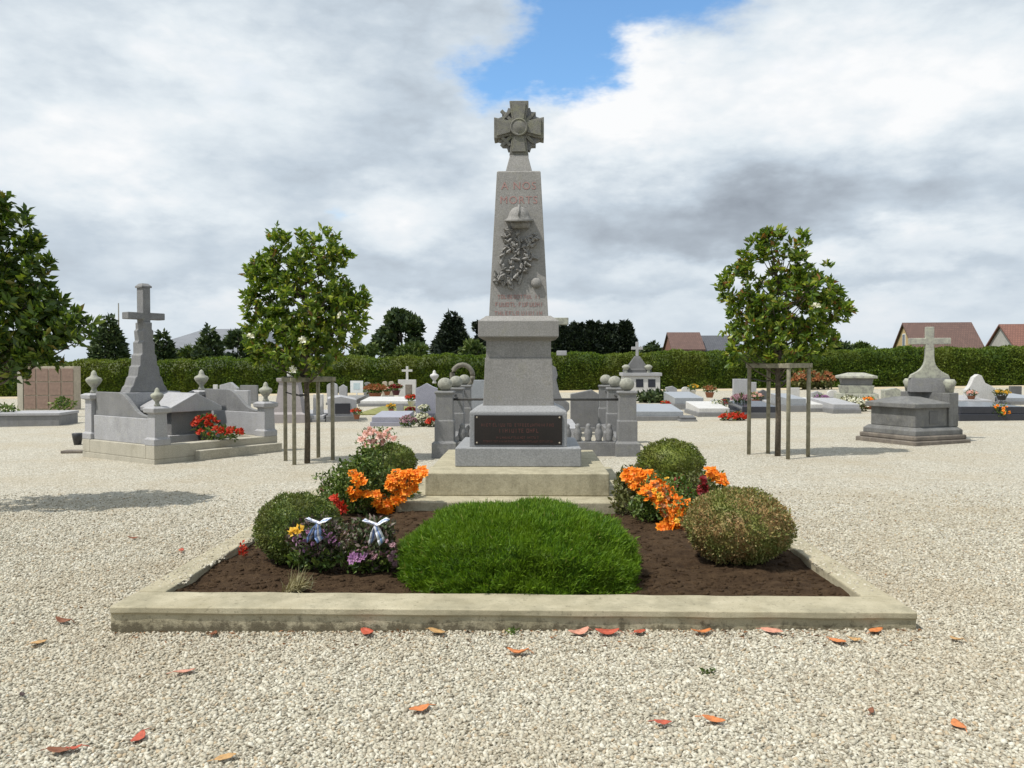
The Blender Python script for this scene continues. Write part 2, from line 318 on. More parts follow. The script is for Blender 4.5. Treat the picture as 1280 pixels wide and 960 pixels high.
def np_mesh(name, V, Fa, mat, parent=None, smooth=False):
    """V (n,3) float, Fa (m,k) int"""
    me = bpy.data.meshes.new(name); k = Fa.shape[1]
    me.vertices.add(len(V)); me.vertices.foreach_set('co', V.astype(np.float32).ravel())
    me.loops.add(Fa.size); me.loops.foreach_set('vertex_index', Fa.astype(np.int32).ravel())
    me.polygons.add(len(Fa)); me.polygons.foreach_set('loop_start', np.arange(0, Fa.size, k, dtype=np.int32))
    if smooth: me.polygons.foreach_set('use_smooth', np.ones(len(Fa), bool))
    me.update(calc_edges=True); return link(name, me, mat, parent)
def unit(a): return a/np.maximum(1e-9, np.linalg.norm(a, axis=1, keepdims=True))
def leaves(P, Dr, L, W, fold=0.25, rng=RNG, core=None):
    """two-triangle folded leaves: P base, Dr direction, L length, W width arrays -> V, F"""
    n = len(P); Dr = unit(Dr); r = rng.normal(size=(n,3)); S = unit(np.cross(Dr, r)); U = np.cross(S, Dr)
    L = np.broadcast_to(np.asarray(L, float), (n,))[:,None]; W = np.broadcast_to(np.asarray(W, float), (n,))[:,None]
    mid = P+Dr*L*0.5; up = U*W*fold
    V = np.stack([P, mid-S*W*0.5+up, P+Dr*L-U*L*0.08, mid+S*W*0.5+up], 1).reshape(-1,3)
    i = np.arange(n)[:,None]*4
    Fa = np.concatenate([i+np.array([[0,2,1]]), i+np.array([[0,3,2]])], 0)
    return V, Fa
def blades(P, Dr, L, W, rng=RNG, bend=0.25):
    n = len(P); Dr = unit(Dr); S = unit(np.cross(Dr, rng.normal(size=(n,3)))); U = np.cross(S, Dr)
    L = np.broadcast_to(np.asarray(L, float), (n,))[:,None]; W = np.broadcast_to(np.asarray(W, float), (n,))[:,None]
    m = P+Dr*L*0.55+U*L*bend*0.25
    V = np.stack([P-S*W*.5, P+S*W*.5, m+S*W*.45, m-S*W*.45, P+Dr*L+U*L*bend], 1).reshape(-1,3)
    i = np.arange(n)[:,None]*5
    Fa = np.concatenate([i+np.array([[0,1,2]]), i+np.array([[0,2,3]]), i+np.array([[3,2,4]])], 0); return V, Fa
def merge(parts):
    Vs, Fs, b = [], [], 0
    for V, Fa in parts: Vs.append(V); Fs.append(Fa+b); b += len(V)
    return np.concatenate(Vs), np.concatenate(Fs)
def sphere_pts(n, rng=RNG): return unit(rng.normal(size=(n,3)))
def fbm(P, sc_, seed=0.0):
    return np.array([mnoise.fractal(Vector((p[0]*sc_+seed, p[1]*sc_, p[2]*sc_)), 1.0, 2.0, 3) for p in P])
_ico = None
def ico(sub):
    bm = bmesh.new(); bmesh.ops.create_icosphere(bm, subdivisions=sub, radius=1)
    V = np.array([v.co[:] for v in bm.verts]); Fa = np.array([[v.index for v in f.verts] for f in bm.faces]); bm.free(); return V, Fa

# ------------------------------------------------------------------ ground
def sheet(name, x0, x1, y0, y1, dz, mat, nx=None):
    xs = sorted(set([x0, x1]+[x for x in (-45, 45) if x0 < x < x1])); V = []; Fa = []
    for x in xs:
        for y in (y0, y1): V.append((x, y, gz(x)+dz))
    for i in range(len(xs)-1): Fa.append((i*2, i*2+2, i*2+3, i*2+1))
    me = bpy.data.meshes.new(name); me.from_pydata(V, [], Fa); o = link(name, me, mat); o['kind'] = 'structure'; return o
sheet('field', -2500, 2500, -60, 3500, -0.03, M['field'])
sheet('gravel_ground', -60, 60, -20, 50.2, 0.0, M['gravel'])
sheet('sandy_path', -44, 44, 45.5, 48.9, 0.004, M['sand'])

# loose pebbles of the gravel: nobody could count them
def pebbles():
    base, Fb = ico(1)   # 42 v? use the 12-vertex one below
    bm = bmesh.new(); bmesh.ops.create_icosphere(bm, subdivisions=1, radius=1)
    base = np.array([v.co[:] for v in bm.verts]); Fb = np.array([[v.index for v in f.verts] for f in bm.faces]); bm.free()
    pts = []
    n = 400000
    Y = 1.9+RNG.random(n)**1.0*9.5; X = (RNG.random(n)-0.5)*2*(0.9+0.66*Y)
    keep = RNG.random(n) < np.clip((10.8-Y)/6.0, 0, 1)*np.clip((Y-0.5)*0.35, 0.2, 1)
    inside = (X > -2.53) & (X < 2.25) & (Y > 4.93) & (Y < 11.3)
    edge = inside & ((X < -2.345-0.03*np.sin(Y*9)) | (X > 2.085+0.03*np.sin(Y*7))) & (Y > 5.35) & (RNG.random(n) < np.clip(0.45+(Y-5.4)*0.4, 0, 0.97))
    keep &= (~inside) | edge
    X, Y = X[keep], Y[keep]; k = len(X)
    on = ((X > -2.53) & (X < 2.25) & (Y > 4.93))
    s = (0.0048+0.0075*RNG.random(k)**1.5)
    Z = SL*X + s*0.25 + np.where(on, 0.128-SL*X, 0)
    sc3 = np.stack([s*(0.8+0.6*RNG.random(k)), s*(0.8+0.6*RNG.random(k)), s*(0.5+0.4*RNG.random(k))], 1)
    a = RNG.random(k)*6.283; ca, sa = np.cos(a), np.sin(a); tl = RNG.normal(size=(k,2))*0.35
    jit = 1+RNG.normal(size=(k,len(base)))*0.13
    V = base[None]*jit[:,:,None]*sc3[:,None,:]
    V[:,:,2] += V[:,:,0]*tl[:,None,0]+V[:,:,1]*tl[:,None,1]
    x = V[:,:,0]*ca[:,None]-V[:,:,1]*sa[:,None]; y = V[:,:,0]*sa[:,None]+V[:,:,1]*ca[:,None]
    V = np.stack([x+X[:,None], y+Y[:,None], V[:,:,2]+Z[:,None]], 2).reshape(-1,3)
    Fa = (Fb[None]+(np.arange(k)*len(base))[:,None,None]).reshape(-1,3)
    o = np_mesh('gravel', V, Fa, M['pebble']); o['kind'] = 'stuff'; return k
NP = pebbles()

# ------------------------------------------------------------------ flower bed
BX0, BX1, BY0, BY1, KT = -2.55, 2.27, 4.90, 11.35, 0.134
kt = thing('bed_kerb', 'pale weathered concrete kerb framing the planted bed before the memorial', 'kerb', (0,0,0))
def kerb_piece(x0, x1, y0, y1, nm='kerb_stone'):
    m = MB(); m.box(x0, x1, y0, y1, -0.06, KT); o = m.build(nm, M['kerb'], kt, 0.012); return o
kf = MB()
TYZ = Matrix(((0,1,0,0),(1,0,0,0),(0,0,1,0),(0,0,0,1)))
m = MB(); nseg = 60; prof = [(0.016,-0.06),(0.014,0.088),(0.0,0.096),(0.002,KT-0.004),(0.012,KT),(0.345,KT-0.002),(0.350,-0.06)]
for i in range(nseg+1):
    x = BX0+(BX1-BX0)*i/nseg
    for j, (y, z) in enumerate(prof):
        w1 = mnoise.noise(Vector((x*3.1, j*0.7, 2.0)))*0.004; w2 = mnoise.noise(Vector((x*6.0, j*5.3, 7.0)))*(0.014 if j == 5 else 0.003)
        m.v.append((x, BY0+y+w1+w2, z+(w1*0.6 if z > 0 else 0)))
k = len(prof)
for i in range(nseg):
    for j in range(k-1): m.f.append((i*k+j, (i+1)*k+j, (i+1)*k+j+1, i*k+j+1)); m.mi.append(0)
m.f += [tuple(range(k)), tuple(nseg*k+j for j in range(k))]; m.mi += [0, 0]
m.build('kerb_stone', M['kerb'], kt, 0.004)
for x0, x1 in ((BX0, BX0+0.19), (BX1-0.19, BX1)):
    kerb_piece(x0, x1, BY0+0.348, 8.2); kerb_piece(x0, x1, 8.204, BY1)
# soil, gently humped
def soil():
    nx, ny = 90, 120; xs = np.linspace(BX0+0.15, BX1-0.15, nx); ys = np.linspace(BY0+0.3, BY1, ny)
    P = [(x, y, 0.085+0.03*mnoise.fractal(Vector((x*2.2, y*2.2, 0)), 1, 2, 4)+0.012*mnoise.noise(Vector((x*14, y*14, 3)))) for y in ys for x in xs]
    Fa = [(j*nx+i, j*nx+i+1, (j+1)*nx+i+1, (j+1)*nx+i) for j in range(ny-1) for i in range(nx-1)]
    me = bpy.data.meshes.new('soil'); me.from_pydata(P, [], Fa); me.polygons.foreach_set('use_smooth', [True]*len(Fa))
    o = link('soil', me, M['soil']); o['kind'] = 'structure'
soil()
def clods():
    base, Fb = ico(1); k = 9000
    X = RNG.uniform(BX0+0.2, BX1-0.2, k); Y = BY0+0.36+RNG.random(k)**1.4*4.5; s = 0.004+0.020*RNG.random(k)**3.5
    zz = np.array([0.085+0.03*mnoise.fractal(Vector((x*2.2, y*2.2, 0)), 1, 2, 4) for x, y in zip(X, Y)])
    V = base[None]*(1+RNG.normal(size=(k,len(base)))*0.2)[:,:,None]*s[:,None,None]*np.array([1.2,1,0.7])
    V += np.stack([X, Y, zz], 1)[:,None,:]
    Fa = (Fb[None]+(np.arange(k)*len(base))[:,None,None]).reshape(-1,3)
    o = np_mesh('soil_crumbs', V.reshape(-1,3), Fa, M['soil']); o['kind'] = 'stuff'
clods()

# ------------------------------------------------------------------ memorial
MX = D(648, 500, 9.6).x; MY = 10.05
mem = thing('war_memorial', 'tall grey granite war memorial obelisk topped by a carved cross', 'memorial', (MX, MY, 0))
def zy(py, Y): return D(648, py, Y).z
def wy(px, Y): return px*Y/F
MB().box(-1.24, 1.24, 8.42-MY, 1.35, -0.05, 0.185).build('lower_step', M['concrete'], mem, 0.012)
MB().box(-0.985, 0.985, 8.82-MY, 1.2, 0.185, 0.43).build('upper_step', M['concrete'], mem, 0.012)
zb = zy(560, 9.36)
MB().box(-0.715, 0.715, 9.36-MY, 0.69, 0.43, zb).build('base_block', M['base_granite'], mem, 0.012)
zd = zy(517, 9.50); hw = wy(122, 9.5)/2; zc = zd+0.085
m = MB(); m.frus([(zb, hw, 0.55), (zd, hw, 0.55), (zd+0.025, hw-0.005, 0.545), (zc, hw-0.125, 0.44)])
m.build('die_block', M['base_granite'], mem, 0.008)
# dark plaque
pw = wy(110, 9.49)/2; pz0, pz1 = zb+0.022, zd-0.018
pl = MB().box(-pw, pw, -0.566, -0.551, pz0, pz1).build('plaque', M['plaque'], mem, 0.003)
GLY = {'I':[(0.4,0,.6,1)], 'L':[(0,0,.2,1),(.2,0,.8,.18)], 'T':[(.4,0,.6,.82),(0,.82,1,1)], 'E':[(0,0,.2,1),(.2,0,.8,.16),(.2,.42,.7,.58),(.2,.84,.8,1)], 'F':[(0,0,.2,1),(.2,.42,.7,.58),(.2,.84,.8,1)], 'H':[(0,0,.2,1),(.8,0,1,1),(.2,.42,.8,.58)], 'U':[(0,0,.2,1),(.8,0,1,1),(.2,0,.8,.16)], 'O':[(0,0,.2,1),(.8,0,1,1),(.2,0,.8,.16),(.2,.84,.8,1)]}
def marks(name, rows, yf, mat, parent, th=0.002, seed=1):
    """rows: (z, height, half width): worn, unreadable engraved strokes"""
    rr = random.Random(seed); m = MB()
    for z, h, w in rows:
        x = -w; cw = h*0.62
        while x < w-cw*0.5:
            if rr.random() < 0.16: x += cw*0.7; continue
            for a, b, c, d in GLY[rr.choice('ILTEFHUO')]:
                y = yf(z+b*h)-th; m.box(x+a*cw, x+c*cw, y, y+th*0.8, z+b*h, z+d*h)
            x += cw*1.35
    return m.build(name, mat, parent)
marks('inscription', [(pz1-0.13, 0.035, pw*0.84), (pz1-0.20, 0.045, pw*0.45), (pz1-0.27, 0.026, pw*0.5), (pz0+0.03, 0.022, pw*0.8)], lambda z: -0.566, M['goldtext'], pl, 0.002, 5)
for sx in (-1, 1):
    for zz in (pz0+0.025, pz1-0.025):
        b = MB(); b.lathe([(0.011, 0), (0.011, 0.004), (0.006, 0.009)], 10); o = b.build('fixing_stud', M['niche_frame'], pl, 0, True)
        o.location = (sx*(pw-0.03), -0.566, zz); o.rotation_euler = (R(90), 0, 0)
# pedestal
zp1 = zy(447, 9.6); zp2 = zy(423, 9.6); zp3 = zy(401, 9.6); zp4 = zy(396, 9.68)
a0, a1 = wy(89, 9.62)/2, wy(84, 9.62)/2
MB().frus([(zc-0.004, a0, a0-0.01), (zp1, a1, a1)]).build('pedestal', M['granite'], mem, 0.006)
MB().frus([(zp1, a1-0.012, a1-0.012), (zp2-0.03, a1-0.012, a1-0.012), (zp2, a1+0.02, a1+0.02)]).build('frieze', M['granite'], mem, 0.004)
ac = wy(101, 9.56)/2; s0 = wy(74, 9.7)/2; s1 = wy(54.5, 9.78)/2
m = MB(); m.frus([(zp2, ac-0.03, ac-0.03), (zp2+0.02, ac, ac), (zp3, ac, ac), (zp4+0.012, s0+0.03, s0+0.03)]); m.build('cornice', M['granite'], mem, 0.006)
zs0, zs1 = zp4+0.012, zy(213, 9.78)
MB().frus([(zs0, s0, s0), (zs1-0.012, s1, s1), (zs1, s1-0.012, s1-0.012)]).build('shaft', M['granite'], mem, 0.006)
def yf(z): return -(s0+(s1-s0)*(z-zs0)/(zs1-zs0))
marks('inscription', [(zy(452,9.6)-0.02, 0.03, 0.30), (zy(466,9.6)-0.02, 0.03, 0.30)], lambda z: -(a0+(a1-a0)*(z-zc)/(zp1-zc))+0.008, M['redfaint'], mem, 0.003, 9)
marks('inscription', [(zy(371,9.7)-0.02, 0.045, 0.245), (zy(381,9.7)-0.02, 0.05, 0.27), (zy(392,9.7)-0.02, 0.05, 0.28)], yf, M['redfaint'], mem, 0.003, 3)
def text(body, size, z, mat, parent, xs=1.0):
    cu = bpy.data.curves.new('txt', 'FONT'); cu.body = body; cu.size = size; cu.extrude = 0.0012; cu.align_x = 'CENTER'; cu.space_character = 1.15
    t = bpy.data.objects.new('txt', cu); col.objects.link(t); dg = bpy.context.evaluated_depsgraph_get(); dg.update()
    me = bpy.data.meshes.new_from_object(t.evaluated_get(dg)); me.name = 'inscription'; bpy.data.objects.remove(t)
    me.materials.clear(); me.materials.append(mat)
    o = link('inscription', me, None, parent); o.location = (0, yf(z)-0.0012, z)
    o.rotation_euler = (R(90)-math.atan((s0-s1)/(zs1-zs0)), 0, 0); o.scale = (xs, 1, 1); return o
text('A NOS', 0.125, zy(236, 9.75), M['redfaint'], mem, 1.0)
text('MORTS', 0.125, zy(254, 9.75), M['redfaint'], mem, 1.0)
# helmet
def lx(px, Y=9.72): return (px-648)*Y/F
hz = zy(275, 9.72); hy = yf(hz)
m = MB(); prof = []
for i in range(9):
    t = i/8*math.pi/2; prof.append((0.125*math.cos(t), 0.03+0.125*math.sin(t)))
m.lathe([(0.165, -0.012), (0.172, 0.0), (0.135, 0.022)]+prof[1:], 24)
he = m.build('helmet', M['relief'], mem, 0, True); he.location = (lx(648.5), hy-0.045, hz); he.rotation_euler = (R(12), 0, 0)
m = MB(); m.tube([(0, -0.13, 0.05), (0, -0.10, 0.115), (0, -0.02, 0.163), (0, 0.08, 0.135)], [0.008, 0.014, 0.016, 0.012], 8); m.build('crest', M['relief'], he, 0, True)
m = MB(); m.lathe([(0.10, -0.08), (0.125, 0.0)], 20); o = m.build('head_shadow_recess', M['relief'], mem, 0, True); o.location = (lx(650), hy-0.015, hz-0.02)  # added core standing in for the shaded hollow under the helmet brim
o.name = 'helmet_shade_core'
# carved branches
def relief():
    rr = random.Random(4); m = MB()
    def pt(px, py, out): 
        z = zy(py, 9.72); return Vector((lx(px), yf(z)-out, z))
    branches = [[(640,362),(638,345),(641,325),(650,305),(646,288)], [(648,356),(655,335),(658,315),(663,300),(668,292)], [(636,350),(630,338),(626,328),(632,312),(637,298)], [(630,358),(625,350),(623,341)], [(650,318),(644,308),(634,303)], [(655,330),(662,326),(666,320)], [(646,345),(652,338),(650,325)], [(655,320),(661,304),(666,296)], [(633,300),(636,292),(640,286)]]
    for br in branches:
        m.tube([pt(x, y, 0.018) for x, y in br], [0.016]*len(br), 6)
    def leafshape(px, py, ang, L, W, out):
        c = pt(px, py, out); d = Vector((math.cos(ang), 0, math.sin(ang))); s = Vector((-math.sin(ang), 0, math.cos(ang))); o = Vector((0, -1, 0)); k = L
        tip = c+d*k+o*rr.uniform(-0.02, 0.05); 
        ring = [c-d*0.15*k, c+d*0.25*k+s*W, c+d*0.45*k+s*W*0.7, c+d*0.7*k+s*W*0.85, tip, c+d*0.7*k-s*W*0.85, c+d*0.45*k-s*W*0.7, c+d*0.25*k-s*W]
        midp = [c+d*t*k+o*0.02 for t in (0.1, 0.45, 0.75)]
        back = [p-o*(-0.0)+Vector((0, out+0.02, 0)) for p in ring]
        vs = ring+midp+back
        fs = [(0,1,8),(1,2,9,8),(2,3,10,9),(3,4,10),(4,5,10),(5,6,9,10),(6,7,8,9),(7,0,8)]+[(i, (i+1)%8, 11+(i+1)%8, 11+i) for i in range(8)]
        m.add(vs, fs)
    for br in branches:
        for i in range(len(br)-1):
            for k in range(5):
                t = rr.random(); x = br[i][0]*(1-t)+br[i+1][0]*t; y = br[i][1]*(1-t)+br[i+1][1]*t
                leafshape(x+rr.uniform(-3,3), y+rr.uniform(-2,2), rr.choice((R(40), R(140), R(100), R(200), R(-20), R(240)))+rr.uniform(-.4,.4), rr.uniform(0.045,0.08), rr.uniform(0.015,0.024), rr.uniform(0.025,0.055))
    for x, y in ((618,347),(623,352),(629,356),(620,356),(627,347)): leafshape(x+1.5, y, R(rr.uniform(70,110)), 0.085, 0.022, 0.03)
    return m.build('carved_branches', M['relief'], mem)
relief()
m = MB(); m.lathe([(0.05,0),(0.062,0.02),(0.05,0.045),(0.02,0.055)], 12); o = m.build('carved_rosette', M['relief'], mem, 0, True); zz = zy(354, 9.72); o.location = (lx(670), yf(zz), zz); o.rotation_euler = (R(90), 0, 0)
# neck and cross
zn = zy(194, 9.95)
MB().frus([(zs1, wy(33,9.95)/2, wy(33,9.95)/2), (zs1+0.03, wy(32,9.95)/2, wy(32,9.95)/2), (zn-0.02, wy(23,9.95)/2, 0.12), (zn, wy(23,9.95)/2, 0.12)]).build('neck', M['granite'], mem, 0.006)
zt = zy(126, 9.95); zcx = (zn+zt)/2; hr = (zt-zn)/2
cx = thing('carved_cross', None, None, (0, 0, zcx)); cx.parent = mem
wo = wy(62, 9.95)/2
m = MB()
def arm(L, wi, wo_, ang, y0, y1):
    T = Matrix.Rotation(ang, 4, 'Y')
    m.prism([(-wi, 0.05), (-wo_, L), (wo_, L), (wi, 0.05)], y0, y1, T)
for a in (0, 180): arm(hr, 0.075, 0.115, R(a), -0.11, 0.11)
for a in (90, 270): arm(wo, 0.075, 0.13, R(a), -0.108, 0.108)
m.build('cross_arms', M['granite_worn'], cx, 0.008)
m = MB()
for a in (0, 180):
    L = hr; T = Matrix.Rotation(R(a), 4, 'Y'); m.prism([(-0.058, 0.10), (-0.085, L-0.035), (0.085, L-0.035), (0.058, 0.10)], -0.135, -0.111, T)
for a in (90, 270):
    L = wo; T = Matrix.Rotation(R(a), 4, 'Y'); m.prism([(-0.058, 0.10), (-0.1, L-0.035), (0.1, L-0.035), (0.058, 0.10)], -0.133, -0.109, T)
m.build('raised_panel', M['granite_worn'], cx, 0.004)
m = MB(); poly = []
for i in range(40):
    a = 2*math.pi*i/40; r = 0.285*(1.0 if i % 2 else 0.88); poly.append((r*math.cos(a), r*math.sin(a)))
m.prism(poly, -0.06, 0.06)
m.build('backing_ring', M['tomb_mid'], cx, 0.004)
for a in (45, 135):
    m = MB(); T = Matrix.Rotation(R(a), 4, 'Y')
    m.prism([(-0.02,-0.30), (-0.02,0.22), (0,0.27), (0.02,0.22), (0.02,-0.30)], -0.095, -0.06, T); m.box(-0.07, 0.07, -0.1, -0.062, -0.235, -0.2, T)
    m.build('sword', M['granite_worn'], cx, 0.004)
m = MB(); m.lathe([(0.105,0),(0.105,0.045),(0.09,0.05),(0.085,0.04),(0.07,0.045),(0.03,0.058)], 28); o = m.build('medallion', M['granite_worn'], cx, 0, True); o.rotation_euler = (R(90),0,0); o.location = (0,-0.11,0)

# ------------------------------------------------------------------ plants of the bed
def ball_shrub(name, label, c, r, h, mat, n, leaf=0.024, group=None, seed=1):
    rng = np.random.default_rng(seed); root = thing(name, label, 'shrub', (c[0], c[1], 0.08), 0, group)
    d = sphere_pts(n, rng); d = d[d[:,2] > -0.93]; n = len(d)
    k = 1+0.085*fbm(d, 2.4, seed*3.1)+0.05*fbm(d, 6, seed)
    k = k+np.where(rng.random(n) < 0.02, 0.07*rng.random(n), 0)
    pw_ = np.array([r, r, h/2])
    S = d*np.where(d[:,2:3] < 0, 0.96, 1.0)*k[:,None]*pw_
    P = S*(1-0.12*rng.random((n,1))**1.5)+np.array([0,0,h*0.47])
    Dr = d*0.8+rng.normal(size=(n,3))*0.75+np.array([0,0,0.25])
    V, Fa = leaves(P, Dr, leaf*(0.7+0.6*rng.random(n)), leaf*0.55*(0.7+0.5*rng.random(n)), 0.3, rng)
    cv, cf = ico(4); kk = 1+0.085*fbm(cv, 2.4, seed*3.1)
    cv = cv*kk[:,None]*pw_*0.90+np.array([0,0,h*0.47])
    V, Fa = merge([(V, Fa), (cv, cf)])
    np_mesh('foliage', V, Fa, mat, root)
    m = MB(); m.tube([(0,0,-0.05),(0.01,0,0.12)], [0.03,0.025], 8); m.build('stem', M['bark'], root)
    return root
b1 = Zp(362, 708, 0.09); b2 = Zp(927, 709, 0.09)
ball_shrub('clipped_box_shrub', 'low clipped green box mound at the bed’s front corner beside mauve flowers'.replace('’', "'"), (b1.x, 6.32), 0.325, 0.53, M['box'], 11000, 0.023, 'clipped box shrubs', 2)
ball_shrub('clipped_box_shrub', 'large clipped box ball scorched reddish brown over much of its front', (b2.x+0.02, 6.36), 0.405, 0.575, M['box_brown'], 15000, 0.024, 'clipped box shrubs', 5)
c3 = D(838, 577, 10.2); ball_shrub('clipped_box_shrub', 'small rounded green box ball rising behind orange flowers and dark red blooms', (c3.x, 10.2), 0.405, 0.60, M['box_dark'], 9000, 0.026, 'clipped box shrubs', 8)
c4_ = D(487, 583, 10.3); ball_shrub('clipped_box_shrub', 'dull green box ball half hidden by orange flowers under pink roses', (c4_.x, 10.3), 0.34, 0.54, M['box'], 7000, 0.026, 'clipped box shrubs', 9)

def mound():
    rng = np.random.default_rng(3); cxy = D(648, 700, 6.2); root = thing('grassy_mound_plant', 'broad bright green mound of fine upright shoots before the memorial steps', 'plant', (cxy.x, 6.06, 0.08))
    n = 110000; d = sphere_pts(n*2, rng); d = d[d[:,2] > -0.15][:n]; n = len(d)
    rad_ = np.array([0.85, 0.80, 0.46]); ex = 2.9
    def shape(d):
        m_ = (np.abs(d[:,0])**ex+np.abs(d[:,1])**ex+np.abs(d[:,2])**2.3)**(1/ex); return d/m_[:,None]
    k = 1+0.07*fbm(d, 2.2, 4)+0.06*fbm(d, 7, 9)+0.03*fbm(d, 22, 2)
    P = shape(d)*k[:,None]*rad_*(0.90+0.10*rng.random((n,1))); P[:,2] = np.maximum(P[:,2], -0.02)
    Dr = d*0.8+np.array([0,0,0.6])+rng.normal(size=(n,3))*0.45
    V, Fa = blades(P, Dr, 0.02+0.038*rng.random(n)**2, 0.0045+0.0025*rng.random(n), rng)
    cv, cf = ico(5); kk = 1+0.07*fbm(cv, 2.2, 4)+0.06*fbm(cv, 7, 9); c2 = shape(cv)*kk[:,None]*rad_*0.93; c2[:,2] = np.maximum(c2[:,2], -0.05)
    V, Fa = merge([(V, Fa), (c2, cf)]); np_mesh('shoots', V, Fa, M['moss'], root)
mound()

# blossoms: one mesh of each kind, copied as parts
def blossom_mesh(name, mat, r, rings=((1.0,9,0.05),(0.7,7,0.3),(0.35,5,0.9)), seed=1):
    rng = np.random.default_rng(seed); parts = []
    for rad, n, lift in rings:
        a = np.arange(n)/n*6.283+rng.random()*2
        Dr = np.stack([np.cos(a), np.sin(a), np.full(n, lift)], 1); L = r*rad*(0.9+0.2*rng.random(n))/np.sqrt(1+lift*lift)*1.1
        parts.append(leaves(np.zeros((n,3)), Dr, L, L*0.85, -0.15, rng))
    V, Fa = merge(parts); me = bpy.data.meshes.new(name)
    me.from_pydata(V.tolist(), [], Fa.tolist()); me.materials.append(mat); return me
BL = {k: blossom_mesh(k, M[k], 1.0, seed=i+1) for i, k in enumerate(['p_orange','p_red','p_wine','p_pink','p_mauve','p_dusk','p_white','p_yellow','p_rust'])}
def blossoms(root, pts, kind, r, rng, face=Vector((-0.25,-0.7,0.75)), name='blossom'):
    for p in pts:
        o = bpy.data.objects.new(name, BL[kind]); col.objects.link(o); o.parent = root; o.location = p
        q = (face+Vector(rng.normal(size=3)*0.35)).to_track_quat('Z', 'Y'); o.rotation_euler = q.to_euler()
        s = r*(0.8+0.4*rng.random()); o.scale = (s, s, s*0.8)
def leafy(root, ells, n, mat, leaf, rng, up=0.5, ratio=0.55, name='foliage'):
    P = []; 
    for (x, y, z, rx, ry, rz), k in ells:
        q = sphere_pts(k, rng)*(0.35+0.65*rng.random((k,1))**0.5); P.append(q*np.array([rx,ry,rz])+np.array([x,y,z]))
    P = np.concatenate(P); Dr = rng.normal(size=P.shape)+np.array([0,-0.2,up])
    V, Fa = leaves(P, Dr, leaf*(0.6+0.8*rng.random(len(P))), leaf*ratio*(0.6+0.6*rng.random(len(P))), 0.25, rng)
    return np_mesh(name, V, Fa, mat, root)
def stems(root, base, tips, r=0.004, mat=None):
    for t in tips:
        b = Vector(base)+Vector((t[0]*0.35, t[1]*0.35, 0)); m_ = (b+Vector(t))/2+Vector((0.01,0.0,0.03))
        MB().tube([b, m_, t], [r*1.4, r, r*0.7], 5).build('stem', mat or M['plant'], root)
def L3(root, px, py, Y): return D(px, py, Y)-Vector(root.location)
# left orange begonias
rng = np.random.default_rng(21)
p0 = D(498, 625, 8.6)
fa = thing('flowering_plant', 'orange flowering plant leaning against the left end of the steps', 'flowers', (p0.x, 8.6, 0.08), 0, 'orange flowers in the bed')
pts = [L3(fa, x+dx, y+dy, 8.28+0.12*rng.random()) for dx, dy in ((0,0),(3,4))  for x, y in ((527,588),(519,591),(511,590),(503,593),(495,590),(488,597),(494,602),(503,603),(512,599),(520,597),(489,609),(497,612),(506,611),(484,604),(515,606),(500,620),(492,622),(484,630),(478,622),(474,633),(482,640),(476,641),(488,637),(470,628))]
blossoms(fa, pts, 'p_orange', 0.052, rng)
leafy(fa, [((-0.08,0.12,0.20,0.28,0.22,0.22), 800), ((-0.15,0,0.10,0.25,0.2,0.13), 400)], 0, M['plant'], 0.06, rng)
p0 = D(447, 640, 8.4)
fb = thing('flowering_plant', 'orange and red flowering plant behind the blue and white bows', 'flowers', (p0.x, 8.4, 0.08), 0, 'orange flowers in the bed')
pts = [L3(fb, x+dx, y+dy, 8.08+0.1*rng.random()) for dx, dy in ((0,0),(3,3))  for x, y in ((441,592),(448,594),(444,600),(452,600),(437,612),(446,613),(450,617),(457,615),(441,620),(470,618))]
blossoms(fb, pts, 'p_orange', 0.047, rng)
leafy(fb, [((0,-0.25,0.25,0.24,0.06,0.22), 150)], 0, M['plant'], 0.045, rng, name='front_leaves')
blossoms(fb, [L3(fb, x, y, 7.9) for x, y in ((420,628),(425,632),(429,636),(424,640),(418,622))], 'p_red', 0.05, rng)
leafy(fb, [((0,0,0.28,0.27,0.22,0.32), 1100), ((-0.12,-0.1,0.15,0.25,0.2,0.2), 500), ((0.1,0.1,0.5,0.16,0.15,0.2), 350)], 0, M['plant'], 0.055, rng)
leafy(fa, [((0.0,-0.26,0.25,0.22,0.05,0.2), 90)], 0, M['plant_olive'], 0.045, rng, name='front_leaves')
# roses
p0 = D(475, 612, 9.6)
ro = thing('rose_bush', 'tall thin rose bush with pale pink blooms above the orange flowers', 'rose bush', (p0.x, 9.6, 0.08))
tips = [L3(ro, x, y, 9.45+0.1*rng.random()) for x, y in ((452,549),(459,543),(466,540),(473,541),(480,544),(486,546),(463,552),(470,550),(478,553),(468,559),(475,545),(484,538),(492,548),(457,556),(462,537),(456,541),(471,556))]
stems(ro, (0,0,0), tips[::2], 0.005, M['plant_olive'])
blossoms(ro, tips, 'p_pink', 0.052, rng)
leafy(ro, [((0,0.05,0.35,0.2,0.15,0.3), 260), ((-0.05,0.06,0.58,0.26,0.12,0.2), 240), ((0,0.06,0.72,0.22,0.10,0.08), 60)], 0, M['plant'], 0.045, rng)
p0 = D(425, 640, 8.9)
r2 = thing('rose_bush', 'sparse rose stems with few leaves rising beside the left box mound', 'rose bush', (p0.x, 8.9, 0.08))
tips = [L3(r2, x, y, 8.85) for x, y in ((399,597),(409,606),(403,611),(414,600),(426,588),(418,616),(432,604))]
stems(r2, (0,0,0), tips, 0.005, M['plant_olive'])
leafy(r2, [((*t, 0.06,0.06,0.05), 26) for t in tips]+[((0,0,0.25,0.18,0.12,0.2), 200)], 0, M['plant'], 0.05, rng)
blossoms(r2, [tips[2], tips[5]], 'p_pink', 0.04, rng)
